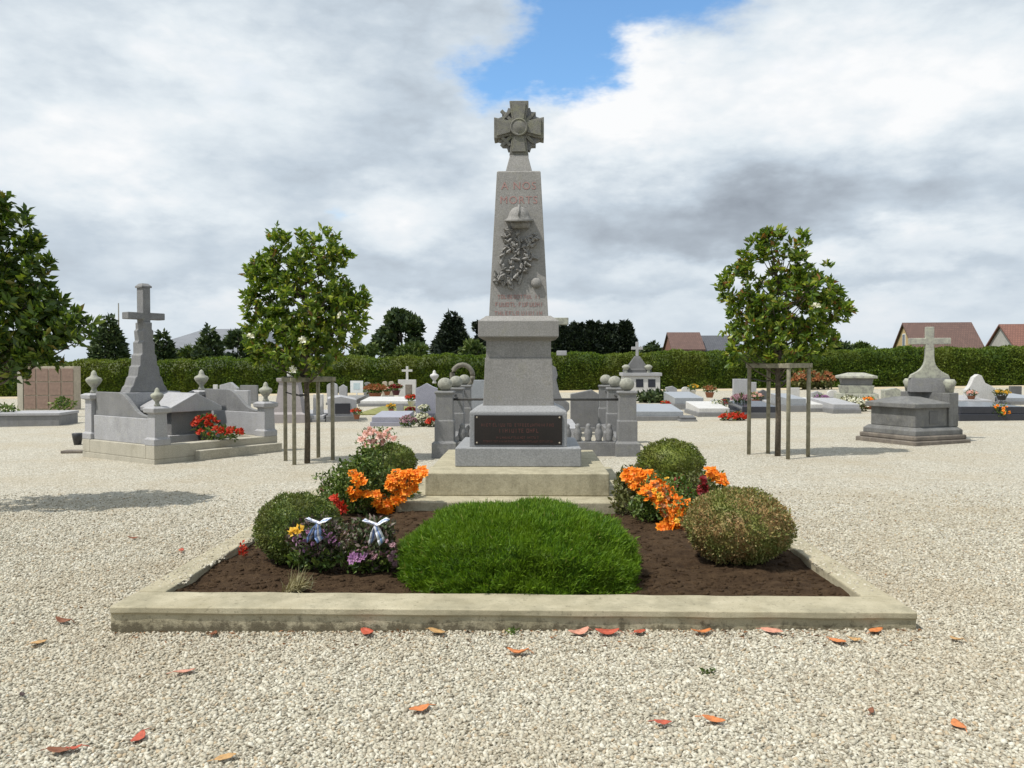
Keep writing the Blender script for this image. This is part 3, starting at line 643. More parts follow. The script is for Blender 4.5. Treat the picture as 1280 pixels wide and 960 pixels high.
# mauve flower pair with bows
for (px, py, Y, ks, lab, msz) in ((396, 727, 6.05, 'p_mauve', 'bushy plant with small purple flowers beside the box mound', 0.04), (462, 730, 6.0, 'p_dusk', 'bushy plant with dusky pink and purple heads beside the green mound', 0.045)):
    p0 = D(px, py, Y); mv = thing('flowering_plant', lab, 'flowers', (p0.x, Y, 0.08), 0, 'purple flowers tied with bows')
    w = 0.19 if ks == 'p_mauve' else 0.21
    leafy(mv, [((0,0,0.17,w,0.18,0.17), 750), ((0,0,0.3,w*1.0,0.15,0.09), 380)], 0, M['plant_purple'], 0.05, rng)
    leafy(mv, [((0,-0.06,0.1,w*1.1,0.16,0.09), 420)], 0, M['plant'], 0.05, rng, name='lower_leaves')
    if ks == 'p_mauve': pp = [(368,678),(375,673),(381,680),(388,676),(376,686),(385,668),(407,675),(412,671),(404,668),(418,680),(391,684)]
    else: pp = [(441,698),(449,692),(456,688),(463,694),(470,690),(477,686),(484,694),(478,699),(467,702),(455,701),(489,703),(486,680),(447,703),(476,676),(492,694)]
    blossoms(mv, [L3(mv, x+dx, y+dy-4, Y-0.20+0.10*rng.random()) for dx, dy in ((0,0),(5,5)) for x, y in pp if rng.random() < 0.8], ks, msz*0.56, rng)
    leafy(mv, [((0,-0.22,0.26,w*0.95,0.05,0.1), 130)], 0, M['plant_purple'], 0.04, rng, name='front_leaves')
    if ks == 'p_mauve': blossoms(mv, [L3(mv, x, y, Y-0.22) for x, y in ((367,665),(373,662))], 'p_yellow', 0.04, rng)
    if ks == 'p_dusk': blossoms(mv, [L3(mv, x, y, Y-0.26) for x, y in ((441,698),(452,697))], 'p_mauve', 0.05, rng)
# bows
def bow(px, py, Y, label, lean, s=1.0):
    p = D(px, py, Y); root = thing('ribbon_bow', label, 'bow', p, 0, 'ribbon bows on the purple flowers')
    def strip(path, w, nm, mats):
        m = MB(); vs = []
        for i, (x, y, z) in enumerate(path):
            t = i/(len(path)-1); ww = w*(0.5+0.6*math.sin(math.pi*min(1, t*1.2)) if 'loop' in nm else 0.6+0.7*t)
            n_ = Vector((path[min(i+1,len(path)-1)][0]-path[max(i-1,0)][0], 0, path[min(i+1,len(path)-1)][2]-path[max(i-1,0)][2]))
            n_ = Vector((-n_.z, 0.3, n_.x)).normalized() if n_.length > 0 else Vector((0,0,1))
            for k in (-1, -0.33, 0.33, 1): vs.append(Vector((x, y, z))+n_*ww*k*0.5)
        for i in range(len(path)-1):
            for k in range(3):
                m.cur = 1 if k == 1 else 0; b = len(m.v)
                m.add([vs[i*4+k], vs[i*4+k+1], vs[i*4+5+k], vs[i*4+4+k]], [(0,1,2,3)])
        o = m.build(nm, mats, root, 0, True); sm = o.modifiers.new('th', 'SOLIDIFY'); sm.thickness = 0.0015; o.scale = (s,)*3
    mats = [M['rib_white'], M['rib_blue']]
    for sd in (-1, 1):
        strip([(0,0,0), (sd*0.03,-0.02,0.018), (sd*0.055,-0.025,0.03+lean*sd*0.01), (sd*0.07,0,0.028), (sd*0.05,0.02,0.012), (0,0.01,0)], 0.075, 'bow_loop', mats)
        strip([(0,-0.01,0), (sd*0.012+lean*0.012,-0.03,-0.03), (sd*0.022+lean*0.025,-0.03,-0.07), (sd*0.03+lean*0.02,-0.02,-0.10)], 0.085, 'bow_tail', mats[::1 if lean > 0 else -1])
    m = MB(); m.lathe([(0.008,-0.012),(0.014,0),(0.008,0.012)], 8); m.build('knot', M['rib_white'], root, 0, True)
bow(398, 654, 5.80, 'white and blue ribbon bow on the small purple flowers beside the box mound', -0.6, 1.2)
bow(470, 656, 5.75, 'pale blue ribbon bow on the dusky pink flower heads by the green mound', 0.4, 1.25)
# straw tuft
p0 = Zp(367, 738, 0.09); st = thing('dry_tuft', 'pale dried straw tuft lying on the soil at the kerb', 'plant', (p0.x, p0.y, 0.085))
P = rng.normal(size=(160,3))*np.array([0.03,0.03,0.004]); Dr = rng.normal(size=(160,3))*np.array([0.4,0.5,0.2])+np.array([0.7,0.1,0.75])
V, Fa = blades(P, Dr, 0.07+0.09*rng.random(160), 0.008, rng, 0.6); np_mesh('blades', V, Fa, M['straw'], st)
# right orange group
p0 = D(835, 655, 8.0)
fr = thing('flowering_plant', 'dense orange flowering plant sweeping down between green mound and scorched box', 'flowers', (p0.x, 8.0, 0.08), 0, 'orange flowers in the bed')
ro_ = [(818,606),(826,602),(833,606),(838,612),(829,613),(820,615),(812,611),(842,620),(834,621),(826,624),(848,627),(840,630),(832,631),(823,619),(852,635),(845,638),(837,640),(855,644),(847,647),(840,648),(851,653),(843,656),(834,638),(858,627),(829,631),(861,635),(838,660),(831,657),(815,620),(806,614),(853,679)]
blossoms(fr, [L3(fr, x+dx, y+dy, 7.52+0.35*(660-y)/60+0.1*rng.random()) for dx, dy in ((0,0),(-4,3)) for x, y in ro_], 'p_orange', 0.050, rng)
leafy(fr, [((0,0.05,0.22,0.28,0.25,0.25), 900), ((-0.18,0,0.12,0.2,0.2,0.14), 420), ((0.05,-0.12,0.1,0.22,0.2,0.12), 400)], 0, M['plant'], 0.055, rng)
blossoms(fr, [L3(fr, x+rng.uniform(-6,6), y+rng.uniform(-6,6), 7.5+0.35*(660-y)/60) for x, y in ro_[::4]], 'p_rust', 0.035, rng)
blossoms(fr, [L3(fr, x+rng.uniform(-8,8), y+rng.uniform(-8,8), 7.48+0.35*(660-y)/60) for x, y in ro_[1::4]], 'p_yellow', 0.03, rng)
leafy(fr, [((0,-0.40,0.25,0.2,0.06,0.22), 110)], 0, M['plant'], 0.045, rng, name='front_leaves')
p0 = D(797, 640, 8.6)
fq = thing('flowering_plant', 'deep orange flowering plant close to the right end of the steps', 'flowers', (p0.x, 8.6, 0.08), 0, 'orange flowers in the bed')
rp_ = [(783,590),(790,587),(797,589),(804,592),(787,597),(795,599),(803,601),(811,598),(817,602),(789,605),(797,608),(780,594),(806,607),(810,592),(818,596),(824,599),(800,615)]
blossoms(fq, [L3(fq, x+dx, y+dy, 8.28+0.12*rng.random()) for dx, dy in ((0,0),(3,3)) for x, y in rp_], 'p_orange', 0.054, rng)
leafy(fq, [((0,0,0.22,0.24,0.22,0.25), 800), ((-0.05,-0.2,0.08,0.26,0.2,0.12), 500)], 0, M['plant_olive'], 0.055, rng)
p0 = D(890, 610, 9.3)
fs_ = thing('flowering_plant', 'orange flowering plant peeping out right of the small box ball', 'flowers', (p0.x, 9.3, 0.08), 0, 'orange flowers in the bed')
rs_ = [(884,586),(890,589),(896,592),(902,597),(907,603),(898,601),(891,597),(903,605),(887,594)]
blossoms(fs_, [L3(fs_, x, y, 9.08+0.1*rng.random()) for x, y in rs_], 'p_orange', 0.055, rng)
leafy(fs_, [((0,0,0.16,0.2,0.16,0.16), 520)], 0, M['plant'], 0.05, rng)
p0 = D(862, 612, 9.0)
fw = thing('flowering_plant', 'low plant with dark red blooms beneath the small box ball', 'flowers', (p0.x, 9.0, 0.08))
blossoms(fw, [L3(fw, x, y, 8.76+0.1*rng.random()) for x, y in ((846,602),(851,606),(856,611),(879,600),(877,607),(881,611),(860,616),(850,598),(874,614))], 'p_wine', 0.055, rng)
leafy(fw, [((0,0,0.17,0.26,0.16,0.16), 600)], 0, M['plant_olive'], 0.05, rng)
p0 = D(776, 600, 9.0)
fx = thing('leafy_plant', 'pale grey green leafy plant at the right corner of the step', 'plant', (p0.x, 8.7, 0.08))
leafy(fx, [((0,0,0.22,0.1,0.1,0.2), 260), ((0.03,-0.1,0.08,0.18,0.12,0.1), 260)], 0, M['plant_olive'], 0.06, rng)
p0 = Zp(303, 693, 0.12); rl = thing('small_red_plant', 'small red leaved seedling at the corner of the left box mound', 'plant', (p0.x, p0.y, 0.1))
leafy(rl, [((0,0,0.05,0.03,0.03,0.06), 40)], 0, M['p_red'], 0.035, rng)

# ------------------------------------------------------------------ young magnolias with stake frames
def magnolia(name, label, base, ells, mat, ntip, leafL, seed, blooms=(), group='young magnolias in the gravel', depth=0.85, trunk_h=1.5):
    rng = np.random.default_rng(seed); root = thing(name, label, 'tree', base, 0, group)
    tips = []; wsum = sum(e[2]*e[3] for e in ells)
    Yb = base.y
    for (px, py, rx, rz) in ells:
        c = D(px, py, Yb)-base; k = max(6, int(ntip*rx*rz/wsum)); ax, az = rx*Yb/F, rz*Yb/F
        q = sphere_pts(k, rng)*(0.25+0.75*rng.random((k,1))**0.45); tips.append(q*np.array([ax, min(ax, 0.95)*depth, az])+np.array(c))
    tips = np.concatenate(tips); nl = 13
    cen = np.array(D(ells[0][0], ells[0][1], Yb)-base)
    ax_ = unit(unit(tips-cen)*0.7+np.array([0,0,0.6])+rng.normal(size=tips.shape)*0.3)
    P = np.repeat(tips, nl, 0); out = np.repeat(ax_, nl, 0)
    rad = unit(np.cross(out, rng.normal(size=P.shape)))
    Dr = rad*0.85+out*(0.15+0.75*rng.random((len(P),1)))
    P = P+out*rng.uniform(-0.07,0.03,(len(P),1))
    V, Fa = leaves(P, Dr, leafL*(0.7+0.6*rng.random(len(P))), leafL*0.46*(0.8+0.4*rng.random(len(P))), 0.22, rng)
    np_mesh('crown', V, Fa, mat, root)
    m = MB(); top = Vector(cen)+Vector((0,0,0.5)); tr = [Vector((0,0,-0.05)), Vector((0.01,0.01,0.7)), Vector((-0.01,0,trunk_h)), (Vector((0,0,trunk_h))+top)/2, top]
    m.tube(tr, [0.05,0.045,0.04,0.028,0.012], 10)
    for i in rng.choice(len(tips), min(60, len(tips)), replace=False):
        t = Vector(tips[i]); zz = max(1.0, t.z-0.25-0.35*math.hypot(t.x, t.y)); b = Vector((0,0,min(zz, top.z-0.1)))
        m.tube([b, b.lerp(t, 0.5)+Vector((0,0,-0.04)), t], [0.016,0.010,0.005], 5)
    m.build('trunk', M['bark'], root, 0, True)
    if blooms: blossoms(root, [D(x, y, Yb-0.55)-base for x, y in blooms], 'p_white', 0.07, rng, Vector((-0.2,-0.7,0.5)), 'bloom')
    return root
def stake_frame(label, base, stakes, ytop, rail_h, group, dark):
    root = thing('tree_stake_frame', label, 'tree stakes', base, 0, group); pts = []
    for px, py in stakes:
        g = G(px, py)-base; pts.append(g)
    for g in pts:
        m = MB(); m.lathe([(0.034,-0.1),(0.034,rail_h-0.03),(0.03,rail_h-0.02)], 10, (g.x, g.y, 0)); m.build('stake', M['stake'], root, 0, True)
    for g in pts[:2]:
        MB().tube([(0.03,0.0,rail_h-0.22), (g.x*0.5,g.y*0.5,rail_h-0.245), (g.x*0.95,g.y*0.95,rail_h-0.2)], 0.012, 6).build('tie', M['iron'], root, 0, True)
    for i in range(len(pts)):
        a, b = pts[i], pts[(i+1) % len(pts)]; d = (b-a); d.z = 0; L = d.length; ang = math.atan2(d.y, d.x)
        T = Matrix.Translation((a.x, a.y, rail_h-0.02+0.004*i))@Matrix.Rotation(ang, 4, 'Z'); m = MB(); m.box(-0.05, L+0.05, -0.035, 0.035, 0.0, 0.075, T); m.build('rail', M['stake'], root, 0.004)
    return root
# left magnolia
bl = G(384, 579)
magnolia('magnolia_tree', 'young magnolia with pale blooms between the cross tomb and the memorial', bl,
    [(383,385,58,62),(350,345,38,32),(330,335,26,18),(395,315,38,34),(425,320,14,18),(345,420,40,36),(420,400,38,44),(440,375,18,22),(350,305,16,22),(380,440,52,32),(318,390,22,30),(452,372,10,14),(322,430,16,26)], M['magnolia'], 820, 0.115, 31, [(313,420),(424,394),(378,425),(366,462)])
stake_frame('weathered stake frame around the magnolia with pale blooms', bl, [(357,576),(368,581),(416,575),(398,572)], 475, 1.36, 'tree stake frames', 0)
brt = G(972, 570)
magnolia('magnolia_tree', 'young magnolia with gaps and rusty leaves by the cross topped tomb', brt,
    [(985,385,52,52),(960,310,16,24),(965,296,16,14),(945,300,10,10),(920,355,22,30),(930,335,14,22),(985,330,24,28),(1005,300,8,10),(1020,360,30,34),(1045,385,22,26),(1060,385,10,12),(940,410,36,32),(985,430,50,30),(925,440,20,18),(1020,420,30,26)], M['magnolia_b'], 600, 0.125, 37, [(1020,382)])
stake_frame('grey stake frame around the rusty leaved magnolia', brt, [(936,568),(985,574),(1010,571),(960,567)], 460, 1.50, 'tree stake frames', 0)
bt = D(-36, 652, 9.2); bt.z = gz(bt.x)
magnolia('magnolia_tree', 'large dark magnolia crown reaching in at the edge beside the columbarium', bt,
    [(-110,385,70,80),(75,402,32,26),(-40,380,90,90),(-20,300,50,60),(30,400,50,60),(60,420,44,42),(90,412,28,26),(20,340,36,40),(20,290,24,30),(40,300,14,16),(10,440,50,40),(-60,330,80,90),(50,330,16,20),(0,265,14,24),(60,385,24,26)], M['magnolia_c'], 760, 0.115, 41, [], depth=0.95, trunk_h=1.3)
for x, y in ((20,258),):
    pass

# ------------------------------------------------------------------ graves
def cross_prof(w, h, t, arm_z, arm_t, cx_=0, z0=0):
    return [(cx_-t, z0), (cx_+t, z0), (cx_+t, arm_z-arm_t), (cx_+w, arm_z-arm_t), (cx_+w, arm_z+arm_t), (cx_+t, arm_z+arm_t), (cx_+t, h), (cx_-t, h), (cx_-t, arm_z+arm_t), (cx_-w, arm_z+arm_t), (cx_-w, arm_z-arm_t), (cx_-t, arm_z-arm_t)]
URN = [(0.06,0),(0.075,0.02),(0.05,0.06),(0.045,0.10),(0.12,0.19),(0.15,0.25),(0.13,0.29),(0.07,0.32),(0.055,0.35),(0.045,0.40),(0.02,0.43),(0.0,0.44)]
def fitlen(P, d, px):
    lo, hi = 0.05, 12
    f = lambda t: PX(P+d*t)[0]-px
    s = f(lo)
    for _ in range(50):
        m = (lo+hi)/2
        if f(m)*s > 0: lo = m
        else: hi = m
    return lo
def corner_frame(nc, lc, rc):
    Nn, Lc, Rc = G(*nc), G(*lc), G(*rc); v1 = Rc-Nn; v2 = Lc-Nn
    a1 = math.atan2(v1.y, v1.x); a2 = math.atan2(v2.y, v2.x)-math.pi/2; a = (a1+a2)/2
    dx = Vector((math.cos(a), math.sin(a), 0)); dy = Vector((-math.sin(a), math.cos(a), 0))
    return Nn, a, fitlen(Nn, dx, rc[0]), fitlen(Nn, dy, lc[0])
# --- left: railed tomb with the tall cross
P0, ang, W, L = corner_frame((193,581), (103,566), (347,561))
print('left tomb', P0, math.degrees(ang), W, L)
P0.z = gz(P0.x)-0.02
lt = thing('railed_tomb', 'grey walled family tomb with urn posts and a tall stepped cross', 'tomb', P0, ang)
KH = 0.33
MB().box(0, W, 0, L, -0.05, 0.10).build('floor_slab', M['tomb_base'], lt, 0.01)
for (x0,x1,y0,y1) in ((0,0.26,0.262,L-0.262),(W-0.26,W,0.262,L-0.262),(0,W,L-0.26,L),(0,W,0,0.26)):
    MB().box(x0, x1, y0, y1, 0.1, KH).build('kerb', M['tomb_base'], lt, 0.012)
for sx, nm in ((0.06, 'side_wall'), (W-0.22, 'side_wall')):
    o = thing(nm, None, None); o.parent = lt
    MB().box(sx, sx+0.16, 0.3, L-0.3, KH, KH+0.44).build('wall_panel', M['tomb_light'], o, 0.01)
    hh = 0.42
    m = MB(); poly = [(0.3, KH+0.44), (L-0.3, KH+0.44), (L-0.3, KH+0.44+hh), (L*0.55, KH+0.44+hh)]
    for i in range(1, 8):
        t = i/8; poly.append((L*0.55+(0.5-L*0.55)*t, KH+0.44+hh-(hh-0.05)*(1-math.cos(t*math.pi))/2))
    poly.append((0.3, KH+0.46))
    T = Matrix(((0,1,0,0),(1,0,0,0),(0,0,1,0),(0,0,0,1)))
    m.prism(poly, sx+0.04, sx+0.12, T); m.build('upper_rail', M['tomb_mid'], o, 0.008)
MB().box(0.3, W-0.3, L-0.22, L-0.08, KH, KH+0.5).build('back_wall', M['tomb_mid'], lt, 0.01)
for px_, py_, hp, us in ((0.15,0.15,0.98,0.72),(W-0.15,0.15,0.98,0.85),(0.15,L-0.15,1.16,0.95),(W-0.15,L-0.15,1.16,0.95)):
    o = thing('post', None, None, (px_, py_, 0)); o.parent = lt
    MB().frus([(KH,0.15,0.15),(KH+0.1,0.15,0.15),(KH+0.13,0.12,0.12),(hp-0.12,0.11,0.11),(hp-0.1,0.16,0.16),(hp-0.03,0.17,0.17),(hp,0.11,0.11)]).build('shaft', M['tomb_light'], o, 0.008)
    u = MB().lathe([(r*us, z*us) for r, z in URN], 20).build('urn', M['tomb_lichen'], o, 0, True); u.location = (0,0,hp)
# vault with ridged lid
vx0, vx1, vy0, vy1 = W*0.5-0.45, W*0.5+0.58, 0.85, L-0.55
MB().box(vx0, vx1, vy0, vy1, 0.1, 0.40).build('vault_base', M['tomb_light'], lt, 0.01)
MB().box(vx0+0.1, vx1-0.1, vy0+0.1, vy1, 0.40, 0.82).build('vault_chest', M['tomb_mid'], lt, 0.01)
cxm = (vx0+vx1)/2
m = MB(); m.prism([(vx0-0.02,0.82),(vx1+0.02,0.82),(vx1+0.02,0.90),(cxm,1.16),(vx0-0.02,0.90)], vy0-0.05, vy1); m.build('ridged_lid', M['tomb_light'], lt, 0.012)
m = MB(); m.prism(cross_prof(0.2,0.62,0.045,0.40,0.045), -0.02, 0.02, Matrix.Translation((cxm+0.26, vy0+0.35, 1.075))@Matrix.Rotation(math.atan2(-0.26,0.64), 4, 'Y')@Matrix.Rotation(R(-90), 4, 'X')); m.build('lid_cross', M['tomb_mid'], lt)
# stele
sy = vy1+0.05
st_ = thing('cross_stele', None, None, (W*0.5-0.22, sy, 0)); st_.parent = lt
MB().box(-0.62,0.62,-0.02,0.42,0.1,1.16).build('stele_base', M['tomb_light'], st_, 0.012)
def zl(py): return D(185, py, P0.y+2.2).z-P0.z
zt0, zarm, ztop = 1.16, zl(396), zl(361)
prof = [(-0.39,zt0),(0.39,zt0)]
hts = [(0.33,0.07),(0.25,0.19),(0.19,0.33),(0.145,0.48),(0.112,0.65),(0.092,0.80)]
zz_ = zarm-0.12-zt0
for wv, t in hts: prof += [(wv+0.015, zt0+zz_*t*1.1), (wv-0.02, zt0+zz_*t*1.1+0.03)]
prof += [(0.075, zarm-0.12)]
prof = prof+[(-x, z) for x, z in reversed(prof[2:])]
MB().prism(prof, 0.03, 0.36).build('stepped_stem', M['tomb_mid'], st_, 0.012)
m = MB(); m.prism(cross_prof(0.37, ztop, 0.075, zarm, 0.065, 0, zarm-0.124), 0.08, 0.30); m.build('cross', M['tomb_mid'], st_, 0.012)
MB().frus([(ztop-0.001,0.10,0.12),(ztop+0.03,0.10,0.12),(ztop+0.08,0.06,0.06)],0,0.19).build('cross_cap', M['tomb_mid'], st_)
# front planter kerb
MB().box(0.75, W-0.02, -0.16, -0.004, -0.03, 0.20).build('planter_kerb', M['tomb_base'], lt, 0.01)
def flowerpot(name, label, px, py, Y, w, h, pot, blooms, bm_col, leafm='plant', potshape=True, group=None, z=None, spread=1.0, leafk=1.0):
    p = D(px, py, Y); 
    if z is not None: p.z = z
    root = thing(name, label, 'flowers', p, 0, group); rg = np.random.default_rng(int(px*7+py))
    ph = h*0.42 if potshape else 0.0
    if potshape: MB().lathe([(w*0.20,0),(w*0.30,ph*0.9),(w*0.33,ph*0.92),(w*0.33,ph),(w*0.26,ph),(w*0.25,ph*0.93)], 14).build('pot', M[pot], root, 0, True)
    leafy(root, [((0,0,ph+(h-ph)*0.42,w*0.46*spread,w*0.4,(h-ph)*0.5), int(170*leafk))], 0, M[leafm], max(0.05, w*0.18), rg)
    n = blooms; q = sphere_pts(n, rg); q[:,2] = np.abs(q[:,2])*0.8; q[:,1] = -np.abs(q[:,1])
    blossoms(root, [Vector((a*w*0.47*spread, b*w*0.4, ph+(h-ph)*0.45+c*(h-ph)*0.55)) for a, b, c in q], bm_col, max(0.04, w*0.095), rg)
    return root
Rm = Matrix.Rotation(ang, 4, 'Z')
def lw(x, y, z): return P0+(Rm@Vector((x, y, z)))
p = lw(1.1,0.45,0.33); px_, py_ = PX(p)
flowerpot('flower_bush', 'tall bush of scarlet flowers in front of the ridged tomb lid', *PX(lw(1.38,0.60,0.12)), lw(1.38,0.60,0).y, 0.50, 0.68, 'pot_dark', 42, 'p_red', spread=1.0)
flowerpot('flower_row', 'low row of bright red flowers along the walled tomb front kerb', *PX(lw(1.35,0.12,0.33)), lw(1.35,0.12,0).y, 0.42, 0.26, 'pot_dark', 46, 'p_red', potshape=False, spread=2.2, leafk=1.6)
for x, y, nm, lab, hh in ((0.75,0.60,'stone_vase','squat dark vase left of the scarlet flower bush',0.26),(1.85,0.55,'stone_vase','dark vase right of the scarlet flower bush',0.30)):
    q = lw(x, y, 0.1); m = MB(); k = hh/0.44*1.3; o = m.lathe([(r*k, z*k*0.8) for r, z in URN[:8]], 16).build(nm, M['pot_dark'], None, 0, True); o.location = q; tag(o, lab, 'vase', 'dark vases on the walled tomb')
p = G(97, 556); o = MB().lathe([(0.07,0),(0.10,0.16),(0.11,0.24),(0.09,0.25)], 14).build('plant_pot', M['pot_dark'], None, 0, True); o.location = p; tag(o, 'small dark pot left on gravel beside the walled tomb', 'pot')
p = G(94, 566); o = MB().box(-0.22,0.2,-0.12,0.12,0,0.05).build('flat_stone', M['tomb_brown'], None, 0.012); o.location = p; tag(o, 'flat dark stone on gravel below the small pot', 'stone')

# --- right: chest tomb with cross
P1, ang1, L1, W1 = corner_frame((1145,558), (1069,545), (1214,547))
print('right tomb', P1, math.degrees(ang1), L1, W1)
P1.z = gz(P1.x)-0.02
rt = thing('chest_tomb', 'dark grey chest tomb on a rough brown footing with pale lichened cross', 'tomb', P1, ang1)
m = MB(); rr = random.Random(3)
def rough_course(x0, x1, y0, y1, z0, z1):
    n = max(2, int((x1-x0)/0.3)); 
    m.box(x0, x1, y0, y1, z0, z1)
rough_course(0, L1, 0, W1, -0.03, 0.10)
o = m.build('footing', M['tomb_brown'], rt, 0.02)
for (x0,x1,y0,y1) in ((0.03,L1-0.03,0.03,W1-0.03),):
    MB().box(x0+0.02,x1-0.02,y0+0.02,y1-0.02,0.10,0.19).build('lower_footing', M['tomb_brown'], rt, 0.025)
MB().frus([(0.19, L1/2-0.1, W1/2-0.1),(0.28, L1/2-0.1, W1/2-0.1),(0.34, L1/2-0.17, W1/2-0.17)], L1/2, W1/2).build('plinth', M['tomb_grim'], rt, 0.01)
xb = L1*0.72
MB().box(0.2, xb, 0.2, W1-0.2, 0.34, 0.70).build('chest', M['tomb_grim'], rt, 0.012)
m = MB(); m.box(0.55, xb-0.25, 0.188, 0.198, 0.40, 0.64); m.build('side_panel', M['tomb_dark'], rt, 0.004)
m = MB(); m.frus([(0.70,(xb-0.1)/2,W1/2-0.13),(0.79,(xb-0.1)/2,W1/2-0.13),(0.90,(xb-0.1)/2-0.3,0.16)], xb/2+0.06, W1/2); m.build('hipped_lid', M['tomb_grim'], rt, 0.015)
MB().box(xb, L1-0.15, 0.16, W1-0.16, 0.34, 0.98).build('head_block', M['tomb_grim'], rt, 0.012)
for sx in (0.26, W1-0.26):
    m = MB(); m.lathe([(0.07,0),(0.09,0.12),(0.12,0.2),(0.08,0.26)], 12); o = m.build('corner_finial', M['tomb_lichen'], rt, 0, True); o.location = ((xb+L1-0.15)/2, sx, 0.98)
hb = thing('cross_stele', None, None, ((xb+L1-0.15)/2, W1/2, 0.98), R(-16)-ang1); hb.parent = rt
def zr(py): return D(1166, py, P1.y+2.0).z-P1.z-0.98
ztp, zam = zr(411), zr(428)
MB().frus([(0,0.36,0.22),(zr(472),0.34,0.2)]).build('stele_block', M['tomb_mid'], hb, 0.01)
m = MB(); z0 = zr(472); z1 = zam-0.14; pr = [(-0.36,z0),(0.36,z0),(0.33,z0+0.07)]
for i in range(1, 9):
    t = i/8; pr.append((0.075+0.255*(1-t)**4.5, z0+0.07+(z1-z0-0.07)*t))
pr = pr+[(-x, z) for x, z in reversed(pr[2:])]
m.prism(pr, -0.10, 0.10); m.build('curved_stem', M['tomb_lichen'], hb, 0.01)
m = MB(); m.prism(cross_prof(0.37, ztp, 0.075, zam, 0.062, 0, z1-0.002), -0.07, 0.07); m.build('cross', M['tomb_lichen'], hb, 0.01)

# --- enclosure behind the memorial
ex0, ex1, ey0, ey1 = -1.51, 1.63, 14.3, 18.4
en = thing('railed_grave_plot', 'railed stone grave plot with ball topped posts behind the memorial', 'tomb', (0, ey0, 0))
def epost(x, y, h):
    o = thing('post', None, None, (x, y-ey0, 0)); o.parent = en
    MB().frus([(-0.05,0.21,0.21),(0.24,0.21,0.21),(0.27,0.165,0.165),(0.62,0.165,0.165),(0.63,0.15,0.15),(h-0.03,0.145,0.145),(h,0.17,0.17),(h+0.03,0.16,0.16)]).build('shaft', M['tomb_mid'], o, 0.01)
    b = MB(); b.lathe([(0.05,0.0),(0.07,0.02)]+[(0.128*math.cos(t), 0.115+0.115*math.sin(t)) for t in [R(a) for a in range(-60,91,15)]], 18); q = b.build('ball', M['ball'], o, 0, True); q.location = (0,0,h+0.03)
for x in (ex0, ex1):
    for y in (ey0, 16.4, ey1): epost(x, y, 1.10)
m = MB().box(ex0+0.2, ex1-0.2, -0.12, 0.12, -0.05, 0.26).build('front_wall', M['tomb_mid'], en, 0.01)
for x in (ex0, ex1):
    MB().box(x-0.11, x+0.11, 0.22, 2.0, -0.05, 0.26).build('low_wall', M['tomb_mid'], en, 0.01); MB().box(x-0.11, x+0.11, 2.22, 4.0, -0.05, 0.26).build('low_wall', M['tomb_mid'], en, 0.01)
n = 15
proto = None
for i in range(n):
    x = ex0+0.3+(ex1-ex0-0.6)*i/(n-1)
    if proto is None:
        proto = MB().lathe([(0.065,0),(0.05,0.04),(0.075,0.12),(0.06,0.2),(0.04,0.24),(0.05,0.27),(0.02,0.31)], 10).build('baluster', M['tomb_mid'], en, 0, True); proto.location = (x, 0, 0.258)
    else: dup(proto, en, (x, 0, 0.258))
for (a, b) in (((ex0+0.1,0,0.985),(ex1-0.1,0,0.985)), ((ex0,0.1,0.985),(ex0,4.0,0.985)), ((ex1,0.1,0.985),(ex1,4.0,0.985))):
    MB().tube([a, b], 0.022, 8).build('rail', M['iron'], en, 0, True)
MB().box(-0.75, 0.85, 0.9, 3.4, -0.03, 0.42).build('grave_slab', M['tomb_light'], en, 0.012)
cb = thing('tall_cross_stele', 'tall scrolled stone cross stele half hidden behind the memorial', 'grave cross', (0.08, 18.0, 0))
pr = [(-0.62,0),(0.62,0),(0.62,0.5),(0.72,0.62),(0.72,0.75),(0.56,0.85),(0.5,1.0),(0.44,1.25),(0.47,1.35),(0.43,1.52),(0.30,1.6),(0.13,2.0),(0.11,2.4)]
MB().prism(pr+[(-x, z) for x, z in reversed(pr[2:])], -0.2, 0.2).build('scrolled_stem', M['tomb_mid'], cb, 0.015)
MB().prism(cross_prof(0.70,3.05,0.11,2.52,0.075,0,2.398), -0.12, 0.12).build('cross', M['tomb_lichen'], cb, 0.012)
MB().box(0.45,0.66,-0.22,0.22,1.78,1.88).build('side_bracket', M['tomb_light'], cb, 0.01)
